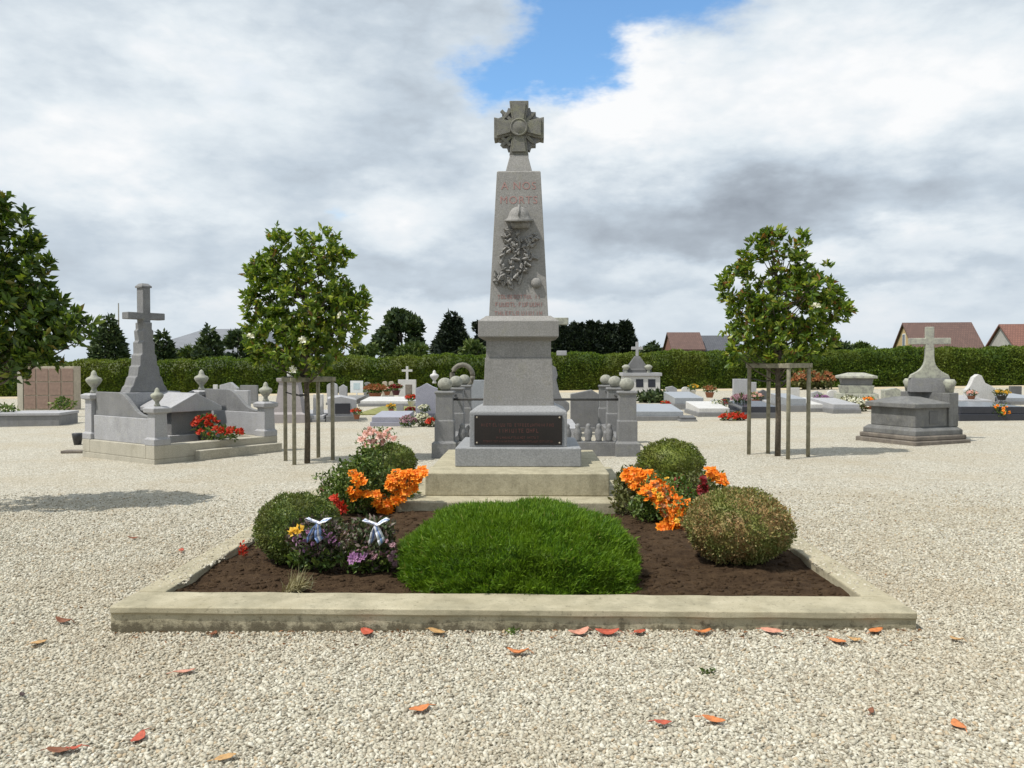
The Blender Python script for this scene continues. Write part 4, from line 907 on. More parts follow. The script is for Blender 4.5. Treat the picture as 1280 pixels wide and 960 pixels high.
def headstone(label, x0, x1, ytop, ybase, Y, mat, style='flat', t=0.14, group=None, name='headstone', extra=None):
    a = D(x0, ybase, Y); b = D(x1, ytop, Y); cx_ = (a.x+b.x)/2; w = (b.x-a.x)/2; h = b.z-gz(cx_)
    root = thing(name, label, 'headstone', (cx_, Y, gz(cx_)-0.02), 0, group)
    if style == 'flat': pr = [(-w,0),(w,0),(w,h),(-w,h)]
    elif style == 'gable': pr = [(-w,0),(w,0),(w,h*0.86),(w*0.6,h*0.9),(0,h),(-w*0.6,h*0.9),(-w,h*0.86)]
    elif style == 'round': pr = [(-w,0),(w,0)]+[(w*math.cos(R(k)), h-w*0.6+w*0.6*math.sin(R(k))) for k in range(0,181,20)]
    elif style == 'wave': pr = [(-w,0),(w,0),(w,h*0.55),(w*0.75,h*0.62),(w*0.3,h*0.72),(w*0.05,h*0.95),(-w*0.2,h),(-w*0.5,h*0.9),(-w*0.72,h*0.66),(-w*0.85,h*0.58),(-w,h*0.5)]
    elif style == 'slant': pr = [(-w,0),(w,0),(w,h*0.8),(w*0.2,h),(-w,h*0.9)]
    MB().prism(pr, -t/2, t/2).build('stone', M[mat], root, 0.012)
    MB().box(-w*1.15, w*1.15, -t*0.9, t*0.9, -0.02, 0.12).build('footing', M['tomb_mid'], root, 0.01)
    if extra == 'cross':
        MB().prism(cross_prof(0.24,0.62,0.05,0.42,0.05), -0.05, 0.05, Matrix.Translation((0,0,h-0.005))).build('cross', M['tomb_white'], root, 0.006)
    if extra == 'urn':
        o = MB().lathe([(r*0.9, z*0.9) for r, z in URN], 14).build('urn', M['tomb_white'], root, 0, True); o.location = (w*0.7, 0, h-0.01)
    if extra == 'plate': MB().box(-w*0.6, w*0.6, -t/2-0.012, -t/2-0.002, h*0.45, h*0.8).build('name_plate', M['polish_black'], root)
    return root
def slab(label, x0, x1, ytop, ybase, mat, Lg=2.0, base='tomb_mid', group='low grave slabs', tilt=0.05, rz=0, name='grave'):
    """low grave: kerb + slab, front edge at pixel row ybase, top front edge at ytop"""
    a = G(x0, ybase); b = G(x1, ybase); Y = (a.y+b.y)/2; cx_ = (a.x+b.x)/2; w = (b.x-a.x)/2; h = max(0.12, D((x0+x1)/2, ytop, Y).z-gz(cx_))
    root = thing(name, label, 'grave', (cx_, Y, gz(cx_)-0.01), rz, group)
    MB().box(-w, w, 0, Lg, -0.03, h*0.5).build('grave_kerb', M[base], root, 0.012)
    m = MB(); m.add([(-w*0.93,0.06,h*0.5-0.001),(w*0.93,0.06,h*0.5-0.001),(w*0.93,Lg-0.06,h*0.5-0.001),(-w*0.93,Lg-0.06,h*0.5-0.001),(-w*0.93,0.06,h),(w*0.93,0.06,h),(w*0.93,Lg-0.06,h+tilt*Lg),(-w*0.93,Lg-0.06,h+tilt*Lg)], [(3,2,1,0),(4,5,6,7),(0,1,5,4),(1,2,6,5),(2,3,7,6),(3,0,4,7)])
    m.build('slab', M[mat], root, 0.012); return root
def YB(px, py): return G(px, py).y
HG = 'upright headstones'
# behind / around the enclosure
headstone('dark shouldered headstone between the memorial and the ball topped posts', 713, 757, 486, 528, 19.4, 'tomb_mid', 'slant', 0.2, HG)
wr = D(578, 478, 20.0); wth = thing('wreath_arch', 'grey ring shaped wreath on a stand behind the ball topped posts', 'wreath', (wr.x, 20.0, gz(wr.x)))
m = MB(); zc_ = D(578, 470, 20).z-gz(wr.x); m.tube([(0.25*math.cos(R(k)), 0, zc_+0.27*math.sin(R(k))) for k in range(0,361,15)], 0.06, 8); m.build('ring', M['gold_metal'], wth, 0, True)
MB().frus([(-0.02,0.3,0.2),(0.2,0.3,0.2),(0.25,0.15,0.12),(zc_-0.3,0.1,0.08)]).build('stand', M['tomb_mid'], wth, 0.01)
headstone('pale blue grey headstone directly left of the memorial pedestal', 586, 606, 474, 508, 22, 'polish_blue', 'flat', 0.12, HG)
# left field, nearest the hedge to nearest the camera
headstone('lilac grey gabled headstone with an urn on its shoulder', 520, 547, 478, 521, 24.5, 'polish_lilac', 'gable', 0.16, HG, extra='urn')
headstone('white headstone carrying a small stone cross near the hedge', 498, 520, 474, 494, 38, 'tomb_white', 'flat', 0.2, HG, extra='cross')
flowerpot('flower_pot', 'dark red flower cushion left of the white cross headstone', 495, 494, 36, 0.62, 0.5, 'pot_wine', 40, 'p_wine', group='flowers on distant graves')
flowerpot('flower_pot', 'spreading rust orange flower heap by the white sign', 469, 499, 35, 0.95, 0.65, 'pot', 60, 'p_rust', group='flowers on distant graves')
flowerpot('flower_pot', 'round bright red pot plant left of the lilac headstone', 514, 507, 29.5, 0.45, 0.42, 'pot_white', 36, 'p_red', group='flowers on distant graves')
flowerpot('flower_pot', 'small dark red plant below the round bright red one', 514, 520, 25.2, 0.36, 0.28, 'pot_white', 28, 'p_wine', group='flowers on distant graves')
slab('broad pale slab below the rust orange flower heap', 449, 520, 501, 508, 'tomb_white', 2.0)
gs = G(447, 519); ge = G(482, 509); o = MB().box(gs.x-0.1, gs.x+1.5, gs.y, ge.y, -0.02, 0.04).build('grass_patch', M['dry_grass'], None); tag(o, None, None, None, 'structure'); o.location = (0,0,gz(gs.x))
slab('low violet grey slab with flowers at its right end', 463, 508, 521, 533, 'polish_lilac', 1.6, 'polish_lilac')
flowerpot('flower_row', 'pink and red flower row on the violet grey slab', 510, 534, 21.3, 0.42, 0.34, 'pot', 40, 'p_dusk', potshape=False, spread=1.1, group='flowers on distant graves')
flowerpot('flower_row', 'white flowering cushion under the lilac gabled headstone', 528, 533, 21.5, 0.45, 0.38, 'pot', 34, 'p_white', leafm='plant_olive', potshape=False, group='flowers on distant graves')
flowerpot('flower_row', 'rusty red flowering cushion touching the left ball topped post', 541, 534, 21.3, 0.4, 0.28, 'pot', 34, 'p_red', leafm='plant_olive', potshape=False, group='flowers on distant graves')
flowerpot('flower_pot', 'small yellowish plant standing on the broad pale slab', 489, 516, 26, 0.3, 0.3, 'pot', 12, 'p_yellow', leafm='plant_olive', group='flowers on distant graves')
for x, lab in ((481, 'left one of two thin pale grave markers near the hedge'), (489, 'right one of two thin pale grave markers near the hedge')):
    headstone(lab, x-3, x+3, 476, 488, 41, 'niche_frame', 'round', 0.12, 'thin pale markers')
# white sign
p = G(446, 502); p.z = gz(p.x); zz = D(445, 491, p.y).z-p.z; z2 = D(445, 476, p.y).z-p.z; w = 8*p.y/F
sg = thing('sign', 'small square white sign on a thin post among the graves', 'sign', p)
MB().box(-w, w, -0.02, 0.02, zz, z2).build('panel', M['white_paint'], sg, 0.004); MB().box(-w*0.5, w*0.5, -0.026, -0.0215, zz+0.15, z2-0.1).build('printed_sheet', M['sign_pale'], sg); MB().tube([(0,0,-0.1),(0,0,zz)], 0.03, 8).build('post', M['white_paint'], sg)
# grey box tomb with dark plaque
p = G(430, 527); bx = thing('box_tomb', 'grey sloping box tomb with a dark plaque behind the left stakes', 'tomb', (p.x, p.y, gz(p.x)), R(14))
k = p.y/F
MB().box(-22*k, 18*k, 0, 1.7, -0.03, 0.16).build('kerb', M['tomb_mid'], bx, 0.01)
MB().prism([(-20*k,0.16),(16*k,0.16),(16*k,0.62),(-4*k,0.72),(-20*k,0.66)], 0.1, 1.6).build('chest', M['tomb_light'], bx, 0.012)
MB().box(-11*k, 8*k, 0.085, 0.098, 0.22, 0.52).build('plaque', M['polish_black'], bx)
# stele with bust behind left tree
p = G(363, 528); sb = thing('grave_stele', 'pinkish stone stele topped by a spread winged carving behind the left stakes', 'headstone', (p.x, p.y, gz(p.x)))
k = p.y/F
MB().frus([(-0.02,22*k,0.3),(0.25,22*k,0.3),(0.3,18*k,0.22),(50*k,12*k,0.16),(52*k,15*k,0.2),(56*k,15*k,0.2)]).build('stele', M['tomb_pink'], sb, 0.012)
m = MB(); m.lathe([(0.07,0),(0.09,0.1),(0.06,0.2),(0.075,0.27),(0.04,0.34)], 12); o = m.build('figure', M['tomb_white'], sb, 0, True); o.location = (0,0,56*k)
for sd in (-1, 1):
    o = MB().prism([(0,0.02),(sd*0.22,0.2),(sd*0.26,0.3),(sd*0.12,0.2),(0,0.16)], -0.03, 0.03).build('wing', M['tomb_white'], sb); o.location = (0,0,56*k+0.05)
slab('grey slab grave behind the trunk of the left magnolia', 340, 405, 519, 528, 'tomb_light', 1.6)
headstone('pale headstone just right of the left magnolia trunk', 392, 404, 492, 520, 24, 'tomb_white', 'flat', 0.12, HG)
headstone('small pale headstone seen under the left magnolia crown near the sign', 409, 422, 478, 496, 34, 'tomb_light', 'round', 0.14, HG)
# behind the walled tomb
headstone('broad pale grey headstone rising behind the walled tomb side wall', 279, 312, 487, 520, 20, 'tomb_light', 'flat', 0.2, HG)
headstone('wide rough topped headstone nearest the hedge behind the walled tomb', 276, 298, 477, 498, 30, 'tomb_light', 'slant', 0.25, HG)
headstone('slender white marker right of the ridged tomb lid', 267, 272, 480, 500, 26, 'tomb_white', 'flat', 0.1, HG)
headstone('dim grey headstone close to the hedge left of the left stakes', 301, 322, 481, 494, 36, 'tomb_mid', 'flat', 0.2, HG)
slab('grey slab with raised edge behind the right urn post', 325, 352, 508, 522, 'tomb_mid', 1.6)
# columbarium and planter
p = G(30, 513); q = G(106, 511); cxm_ = (p.x+q.x)/2; w = (q.x-p.x)/2
cl = thing('columbarium', 'brown columbarium wall of square niches in a pale frame', 'columbarium', (cxm_, p.y, gz(cxm_)))
hc = D(60, 458, p.y).z-gz(cxm_)
MB().box(-w, w, 0, 0.5, -0.05, hc).build('body', M['niche_frame'], cl, 0.01)
pr_ = None
for i in range(4):
    for j in range(3):
        bw = 2*w/4; bh = (hc-0.1)/3; x = -w+i*bw+0.06*bw
        if pr_ is None: pr_ = MB().box(0, bw*0.90, -0.03, -0.002, 0, bh*0.92).build('niche_door', M['niche'], cl, 0.004); pr_.location = (x, 0, 0.06+j*bh)
        else: dup(pr_, cl, (x, 0, 0.06+j*bh))
MB().box(-w-0.25, -w-0.02, -0.02, 0.55, -0.05, hc+0.03).build('end_pier', M['tomb_base'], cl, 0.01)
p = G(36, 533); pn = thing('stone_planter', 'long low grey stone planter in front of the columbarium', 'planter', (p.x, p.y, gz(p.x)), R(8))
k = p.y/F
MB().box(-60*k, 37*k, 0, 1.3, -0.03, 0.30).build('wall', M['tomb_mid'], pn, 0.015); MB().box(-62*k, 38*k, -0.03, 1.33, 0.3, 0.38).build('coping', M['tomb_light'], pn, 0.012)
leafy(pn, [((-45*k,0.5,0.45,0.5,0.3,0.14), 200)], 0, M['plant'], 0.12, rng, name='planting')
flowerpot('leafy_shrub', 'small dark leafy shrub at the foot of the columbarium', 78, 512, 27.4, 0.8, 0.42, 'pot', 0, 'p_yellow', potshape=False)
sh = D(118, 455, 15.9)
# right field
p = G(807, 500); k = p.y/F
ht = thing('house_tomb', 'pale little tomb with dark openings beneath a dark stepped cross base', 'tomb', (p.x, p.y, gz(p.x)))
def zz2(py): return D(800, py, p.y).z-gz(p.x)
MB().box(-27*k, 18*k, 0, 1.2, -0.05, zz2(470)).build('body', M['tomb_white'], ht, 0.015)
MB().box(-29*k, 20*k, -0.08, 1.25, zz2(470), zz2(466)).build('roof_slab', M['tomb_light'], ht, 0.01)
for x in (-7, 8): MB().box((x-5)*k, (x+4)*k, -0.015, -0.003, zz2(484), zz2(474)).build('dark_opening', M['polish_black'], ht)
MB().frus([(zz2(466),17*k,0.3),(zz2(462),17*k,0.3),(zz2(461),14*k,0.25),(zz2(448),5*k,0.14),(zz2(445),3*k,0.1)], -9*k, 0.5).build('stepped_base', M['tomb_dark'], ht, 0.01)
MB().prism(cross_prof(7*k, zz2(427), 1.6*k, zz2(435), 1.8*k, -9*k, zz2(445)-0.001), 0.42, 0.58).build('cross', M['tomb_light'], ht, 0.008)
for x in (-24, 4):
    o = MB().lathe([(r*1.2, z*1.0) for r, z in URN[:9]], 12).build('corner_urn', M['tomb_lichen'], ht, 0, True); o.location = (x*k, 0.15, zz2(466))
flowerpot('evergreen_cushion', 'wide dark evergreen cushion in front of the pale little tomb', 817, 503, 33, 1.35, 0.42, 'pot', 0, 'p_wine', leafm='tree_mid', potshape=False, leafk=3)
slab('wide pale slab below the dark evergreen cushion', 790, 858, 514, 526, 'polish_blue', 2.2)
slab('long pale blue slab right of the evergreen cushion', 842, 882, 497, 512, 'polish_blue', 2.5)
slab('long white slab reaching towards the blue and wine pots', 872, 915, 510, 521, 'tomb_white', 2.2)
slab('thin dark slab at the gravel edge right of the wide pale slab', 850, 872, 523, 527, 'tomb_dark', 0.6)
flowerpot('flower_pot', 'blue pot standing on the long white slab', 896, 519, 25.5, 0.42, 0.5, 'pot_blue', 5, 'p_white', group='pots on distant graves', leafk=0.5)
flowerpot('flower_pot', 'wine coloured pot beside the blue pot', 905, 519, 25.5, 0.40, 0.52, 'pot_wine', 10, 'p_wine', group='pots on distant graves', leafk=0.5)
flowerpot('flower_row', 'low orange red flowers at the gravel edge left of the right stakes', 916, 527, 22.6, 0.65, 0.26, 'pot', 40, 'p_red', leafm='plant_olive', potshape=False, spread=1.2, group='flowers on distant graves')
flowerpot('flower_pot', 'small reddish flowers on top of the long pale blue slab', 887, 497, 33, 0.6, 0.5, 'pot', 22, 'p_rust', group='flowers on distant graves')
flowerpot('flower_pot', 'reddish pink pot plant by the leftmost right hand stake', 925, 516, 24.6, 0.55, 0.6, 'pot', 30, 'p_dusk', group='flowers on distant graves')
headstone('pale square headstone touching the leftmost stake of the rusty magnolia', 916, 934, 473, 503, 31, 'tomb_light', 'flat', 0.18, HG)
headstone('narrow pale headstone between the first two stakes of the rusty magnolia', 937, 945, 477, 500, 33, 'tomb_light', 'flat', 0.15, HG)
slab('dark polished grave between the stakes of the rusty magnolia', 926, 975, 508, 523, 'polish_black', 1.8, 'tomb_dark')
slab('pale grave right of the rusty magnolia trunk between two stakes', 984, 1010, 498, 515, 'polish_blue', 2.0)
slab('white slab just right of the last stake of the rusty magnolia', 1012, 1050, 505, 515, 'tomb_white', 2.4)
slab('light grey slab below the old stacked stone tomb', 1040, 1078, 505, 517, 'tomb_light', 2.2)
flowerpot('flower_pot', 'white flowers crowding the slab beside the dark chest tomb', 1072, 516, 26, 0.7, 0.5, 'pot', 24, 'p_white', leafm='plant_olive', potshape=False, group='flowers on distant graves')
flowerpot('flower_pot', 'pale flowers left of the old stacked stone tomb', 1060, 509, 29, 0.6, 0.4, 'pot_white', 16, 'p_white', leafm='plant_olive', group='flowers on distant graves')
p = G(1072, 506); k = p.y/F
ot = thing('stacked_tomb', 'old lichened stone tomb with stacked overhanging lids near the hedge', 'tomb', (p.x, p.y, gz(p.x)), R(-15))
hz_ = D(1072, 466, p.y).z-gz(p.x)
MB().frus([(-0.05,26*k,0.6),(hz_*0.35,24*k,0.55)],0,0.6).build('base', M['tomb_lichen'], ot, 0.02)
MB().frus([(hz_*0.35,18*k,0.42),(hz_*0.6,20*k,0.45)],0,0.6).build('chest', M['tomb_lichen'], ot, 0.02)
MB().frus([(hz_*0.6,17*k,0.4),(hz_*0.82,19*k,0.42)],0,0.6).build('upper_chest', M['tomb_mid'], ot, 0.02)
MB().frus([(hz_*0.82,23*k,0.55),(hz_*0.9,23*k,0.55),(hz_,9*k,0.2)],0,0.6).build('lid', M['tomb_lichen'], ot, 0.02)
for x, yy, lab in ((1008,486,'russet shrub against the hedge right of the rusty magnolia'), (1030,487,'second smaller russet shrub against the hedge left of the stacked tomb')):
    flowerpot('russet_shrub', lab, x, yy, 46, 1.7 if x < 1020 else 1.2, 1.1, 'pot', 30, 'p_rust', leafm='plant_olive', potshape=False, leafk=2, group='russet shrubs')
headstone('low pale headstone between the stacked tomb and the pale cross', 1103, 1128, 484, 505, 27, 'tomb_lichen', 'slant', 0.3, HG)
headstone('white wave topped headstone right of the dark chest tomb', 1206, 1242, 467, 506, 29, 'tomb_white', 'wave', 0.25, HG)
slab('dark polished slab grave behind the dark chest tomb', 1196, 1290, 508, 526, 'polish_black', 2.2, 'polish_black', tilt=0.02)
slab('pale blue slab at the edge beyond the dark polished grave', 1246, 1310, 497, 506, 'polish_blue', 2.0)
slab('pale slab under the white wave topped headstone', 1200, 1246, 500, 508, 'tomb_light', 2.0)
flowerpot('flower_pot', 'green plant with orange flowers before the dark polished grave', 1248, 528, 21.6, 0.5, 0.55, 'pot', 8, 'p_orange', potshape=False, group='flowers on distant graves')
flowerpot('flower_pot', 'pale pink flowers at the foot of the white wave topped headstone', 1214, 500, 28.4, 0.42, 0.34, 'pot', 16, 'p_pink', leafm='plant_olive', group='flowers on distant graves')
flowerpot('flower_pot', 'yellow flowers right of the white wave topped headstone', 1252, 500, 28.4, 0.55, 0.36, 'pot_dark', 12, 'p_yellow', leafm='plant_olive', group='flowers on distant graves')

def plaque_stone(label, px, py, wpx, hpx, mat):
    p = G(px, py); k = p.y/F; w = wpx*k/2; h = max(0.14, hpx*k); root = thing('grave_plaque', label, 'plaque', (p.x, p.y, gz(p.x)), RNG.uniform(-0.3, 0.3), 'small plaques among the graves')
    MB().prism([(-w,0.03),(w,0.03),(w,h*0.9),(w*0.7,h),(-w*0.7,h),(-w,h*0.9)], -0.04, 0.04, Matrix.Rotation(R(-14), 4, 'X')).build('tablet', M[mat], root, 0.008)
    MB().box(-w*0.8, w*0.8, -0.12, 0.14, -0.01, 0.05).build('foot', M['tomb_mid'], root)
for a in (('small black plaque left of the white sign', 424, 503, 9, 8, 'polish_black'), ('pale plaque on gravel below the white sign', 441, 511, 8, 7, 'tomb_white'), ('black plaque lying by the rust orange flower heap', 480, 506, 9, 6, 'polish_black'), ('pink plaque in front of the white cross headstone', 505, 500, 8, 7, 'tomb_pink'), ('grey plaque under the round bright red plant', 500, 514, 9, 7, 'tomb_mid'),
          ('black plaque on the long pale blue slab', 858, 509, 10, 7, 'polish_black'), ('pink plaque right of the dark evergreen cushion', 840, 505, 8, 8, 'tomb_pink'), ('white plaque behind the blue pot', 893, 508, 10, 9, 'tomb_white'), ('dark plaque left of the pale square headstone', 908, 506, 9, 9, 'polish_black'), ('grey plaque on the polished grave between the stakes', 952, 512, 10, 9, 'tomb_mid'), ('black plaque before the stacked stone tomb', 1046, 508, 11, 8, 'polish_black'), ('white plaque at the foot of the stacked stone tomb', 1062, 515, 9, 8, 'tomb_white'), ('small pink plaque on the dark polished grave', 1226, 512, 9, 7, 'tomb_pink'), ('grey plaque beside the yellow flowers', 1262, 502, 10, 9, 'tomb_light')):
    plaque_stone(*a)
for a in (('grey rounded headstone between the white sign and the rust flower heap', 455, 463, 477, 490, 40, 'tomb_mid', 'round'), ('low pale headstone left of the white sign by the hedge', 424, 434, 480, 493, 37, 'tomb_light', 'gable'), ('brownish headstone near the hedge left of the lilac one', 507, 515, 480, 497, 33, 'tomb_brown', 'flat'), ('dark low headstone hard by the hedge right of the memorial', 762, 776, 476, 488, 40, 'tomb_dark', 'flat'),
          ('low grey headstone right of the pale little tomb', 832, 846, 482, 496, 37, 'tomb_light', 'slant'), ('small white headstone at the hedge above the long pale blue slab', 852, 862, 483, 492, 42, 'tomb_white', 'round'), ('dark headstone right of the narrow pale one between the stakes', 947, 960, 486, 505, 29, 'tomb_dark', 'gable'), ('low whitish headstone right of the rusty magnolia trunk', 986, 999, 484, 500, 33, 'tomb_white', 'flat'), ('grey stepped headstone just beyond the last stake', 1014, 1027, 488, 503, 31, 'tomb_light', 'gable'), ('small pale headstone left of the stacked tomb base', 1034, 1046, 487, 501, 34, 'tomb_white', 'round'), ('squat dark headstone against the hedge at the edge', 1262, 1276, 482, 496, 34, 'tomb_dark', 'flat')):
    headstone(*a, 0.16, HG)
for a in (('flower_pot', 'tiny red pot plant on the wide pale slab', 831, 514, 27, 0.34, 0.36, 'pot', 18, 'p_red'), ('flower_pot', 'small yellow flowers near the hedge right of the memorial', 866, 493, 36, 0.5, 0.45, 'pot_white', 16, 'p_yellow'), ('flower_pot', 'pink flowers between the pale headstones of the rusty magnolia', 945, 506, 29, 0.5, 0.45, 'pot', 22, 'p_pink'), ('flower_pot', 'mauve flowers on the white slab beyond the last stake', 1026, 508, 28, 0.5, 0.4, 'pot_white', 20, 'p_mauve'), ('flower_pot', 'orange flowers at the base of the stacked tomb', 1085, 512, 27, 0.5, 0.42, 'pot', 18, 'p_orange'), ('flower_pot', 'red flowers by the grey box tomb', 446, 524, 23.5, 0.32, 0.32, 'pot', 18, 'p_red'), ('flower_pot', 'white flowers in front of the lilac headstone base', 530, 522, 24, 0.34, 0.4, 'pot_white', 16, 'p_white'), ('flower_pot', 'small pink flowers below the thin pale markers', 484, 494, 37, 0.5, 0.4, 'pot', 16, 'p_pink')):
    flowerpot(*a, group='flowers on distant graves')
slab('small pale slab below the low whitish headstone', 962, 984, 503, 511, 'tomb_light', 2.0)
slab('grey slab at the hedge right of the pale little tomb', 832, 860, 494, 500, 'tomb_mid', 2.0)
slab('narrow grey slab left of the broad pale one', 424, 446, 499, 505, 'tomb_mid', 2.0)
slab('dark slab near the hedge above the violet grey one', 520, 546, 522, 527, 'polish_black', 1.2)

# ------------------------------------------------------------------ hedge
def hedge():
    rng = np.random.default_rng(51); root = thing('hedge', 'long clipped green hedge closing the back of the cemetery', 'hedge', (0, 49.2, 0))
    def top(x): return 2.10+0.0150*x-SL*x*0+0.06*np.sin(x*0.9)+0.05*np.sin(x*2.3+1)+0.04*np.sin(x*5.1+2)
    n = 90000; X = rng.uniform(-44, 44, n); f = rng.random(n); T = top(X); B = SL*X-0.05
    dep = 0.14*np.array([mnoise.fractal(Vector((x*0.8, a*2.2, 0)), 1, 2, 3) for x, a in zip(X, f)])
    front = rng.random(n) < 0.78
    P = np.stack([X, np.where(front, -0.1+dep-0.08*rng.random(n), rng.random(n)*1.2), np.where(front, B+(T-B)*f, T+dep*0.5-0.05*rng.random(n))], 1)
    nr = np.where(front[:,None], np.array([[0,-1,0.25]]), np.array([[0,-0.1,1.0]]))
    V, Fa = leaves(P, nr*0.9+rng.normal(size=(n,3))*0.7, 0.10+0.09*rng.random(n), 0.07+0.05*rng.random(n), 0.3, rng)
    xs = np.linspace(-44, 44, 260); cvs = []; cfs = []
    for x in xs:
        t = float(top(x))-0.03; cvs += [(x,0.02,SL*x-0.1),(x,0.02,t),(x,1.2,t),(x,1.2,SL*x-0.1)]
    for i in range(len(xs)-1):
        for k in range(3): a = i*4+k; cfs += [(a, a+1, a+5), (a, a+5, a+4)]
    V, Fa = merge([(V, Fa), (np.array(cvs), np.array(cfs))]); np_mesh('foliage', V, Fa, M['hedge'], root)
hedge()

# ------------------------------------------------------------------ trees beyond the hedge
def far_tree(name, label, px, ytop, halfw, Y, mat, shape='round', n=2600, leaf=0.5, seed=1, group='trees beyond the hedge', lobes=None):
    rng = np.random.default_rng(seed); base = D(px, 455, Y); base.z = gz(base.x)-0.03
    root = thing(name, label, 'tree', base, 0, group); k = Y/F; Ht = D(px, ytop, Y).z-base.z; w = halfw*k
    d = sphere_pts(n, rng); u = rng.random(n)
    if shape == 'cone':
        z = Ht*(0.12+0.88*(1-np.sqrt(rng.random(n)))); rr_ = w*np.clip(1-(z/Ht-0.1)/0.92, 0.03, 1)**0.8*(0.75+0.25*np.sqrt(u)); a = rng.random(n)*6.283; rr_ = rr_*(1+0.18*np.sin(z*2.1/ max(1,Ht/9)+a*2))
        P = np.stack([rr_*np.cos(a), rr_*np.sin(a), z], 1); out = np.stack([np.cos(a), np.sin(a), np.full(n,-0.2)], 1)
    elif shape == 'column':
        z = Ht*rng.random(n); a = rng.random(n)*6.283; rr_ = w*np.clip((1-z/Ht)*3, 0.15, 1)**0.6*(0.8+0.25*np.sqrt(u)); P = np.stack([rr_*np.cos(a), rr_*np.sin(a), z], 1); out = np.stack([np.cos(a), np.sin(a), np.full(n,0.8)], 1)
    else:
        P = []; nl = lobes or 11
        for i in range(nl):
            c = sphere_pts(1, rng)[0]*np.array([w*0.62, w*0.62, Ht*0.30])+np.array([0,0,Ht*0.60]); r_ = w*rng.uniform(0.33,0.5); kk = n//nl
            q = sphere_pts(kk, rng)*(0.72+0.28*rng.random((kk,1))); P.append(q*np.array([r_, r_, r_*0.85])+c)
        P = np.concatenate(P); P[:,2] = np.minimum(P[:,2], Ht*(1-0.0*P[:,2])); out = unit(P-np.array([0,0,Ht*0.55]))
    nn = len(P); V, Fa = leaves(P, out*0.8+rng.normal(size=(nn,3))*0.7, leaf*(0.6+0.7*rng.random(nn)), leaf*0.6*(0.6+0.6*rng.random(nn)), 0.25, rng)
    np_mesh('crown', V, Fa, M[mat], root)
    m = MB(); m.tube([(0,0,-0.2),(0.02*w,0,Ht*0.35),(0,0,Ht*0.8)], [0.06*w+0.08,0.05*w+0.05,0.03], 8)
    for i in range(7):
        a = rng.random()*6.283; m.tube([(0,0,Ht*(0.3+0.05*i)), (w*0.4*math.cos(a), w*0.4*math.sin(a), Ht*(0.5+0.05*i))], [0.05*w*0.5+0.03, 0.02], 5)
    m.build('trunk', M['bark'], root, 0, True)
far_tree('round_tree', 'rounded green tree left of the dark pointed one beyond the hedge', 502, 390, 30, 95, 'tree_mid', 'round', 5200, 0.75, 3, lobes=15)
far_tree('conical_tree', 'broad dark pointed tree beyond the hedge left of the memorial', 566, 391, 30, 90, 'tree_dark', 'cone', 6000, 0.7, 4)
far_tree('round_tree', 'dark tree top half hidden by the memorial cornice', 604, 392, 15, 95, 'tree_dark', 'round', 1800, 0.6, 5)
for i, (x, yt, hw_, lab) in enumerate(((704,410,15,'low dark end tree of the row beside the memorial pedestal'), (722,407,17,'second dark tree of the row right of the memorial'), (742,405,16,'tallest dark tree in the middle of the row'), (762,407,15,'dark tree of the row next to its pointed end tree'), (781,405,11,'pointed dark tree ending the row on the open side'))):
    far_tree('cypress_tree', lab, x, yt, hw_, 85, 'tree_dark', 'column', 3200, 0.55, 10+i)
far_tree('round_tree', 'low mid green tree between the dark row and the brown roof', 820, 428, 22, 120, 'tree_mid', 'round', 1500, 0.7, 20)
far_tree('round_tree', 'low tree beyond the hedge left of the russet roofed house', 1050, 429, 16, 150, 'tree_mid', 'round', 1200, 0.8, 22)
far_tree('round_tree', 'distant bushy tree just right of the rusty magnolia crown', 1078, 431, 18, 150, 'tree_green', 'round', 1200, 0.8, 23)
far_tree('spruce_tree', 'small spruce with bare tip left of the stepped cross', 136, 392, 27, 54, 'tree_mid', 'cone', 3000, 0.42, 24)
far_tree('spruce_tree', 'green spruce close behind the stepped cross', 202, 412, 24, 56, 'tree_mid', 'cone', 2200, 0.42, 25)
far_tree('spruce_tree', 'small spruce before the grey barn roof', 262, 408, 26, 58, 'tree_mid', 'cone', 2600, 0.42, 26)
far_tree('round_tree', 'tree half hidden behind the left magnolia crown', 302, 405, 18, 66, 'tree_mid', 'round', 1400, 0.5, 27)
far_tree('round_tree', 'dark tree standing behind the large magnolia at the edge', 10, 425, 60, 56, 'tree_mid', 'round', 2600, 0.5, 28)
for i, (x, yt, hw_, lab) in enumerate(((455,432,22,'low bright bush beyond the hedge right of the left magnolia'), (522,430,26,'low bush beneath the rounded green tree'), (590,428,22,'light green bush beyond the hedge at the memorial pedestal'), (245,436,26,'low bush in front of the grey barn'))):
    far_tree('leafy_bush', lab, x, yt, hw_, 62, 'tree_green', 'round', 1300, 0.4, 30+i, 'bushes beyond the hedge', 9)
p = D(136, 440, 60); pm = MB(); pm.tube([(0,0,0),(0,0,D(136,377,60).z)], [0.07,0.04], 8); o = pm.build('mast', M['gold_metal'], None, 0, True); o.location = (p.x, 61.5, 0); tag(o, 'thin grey mast rising behind the small spruce', 'mast')

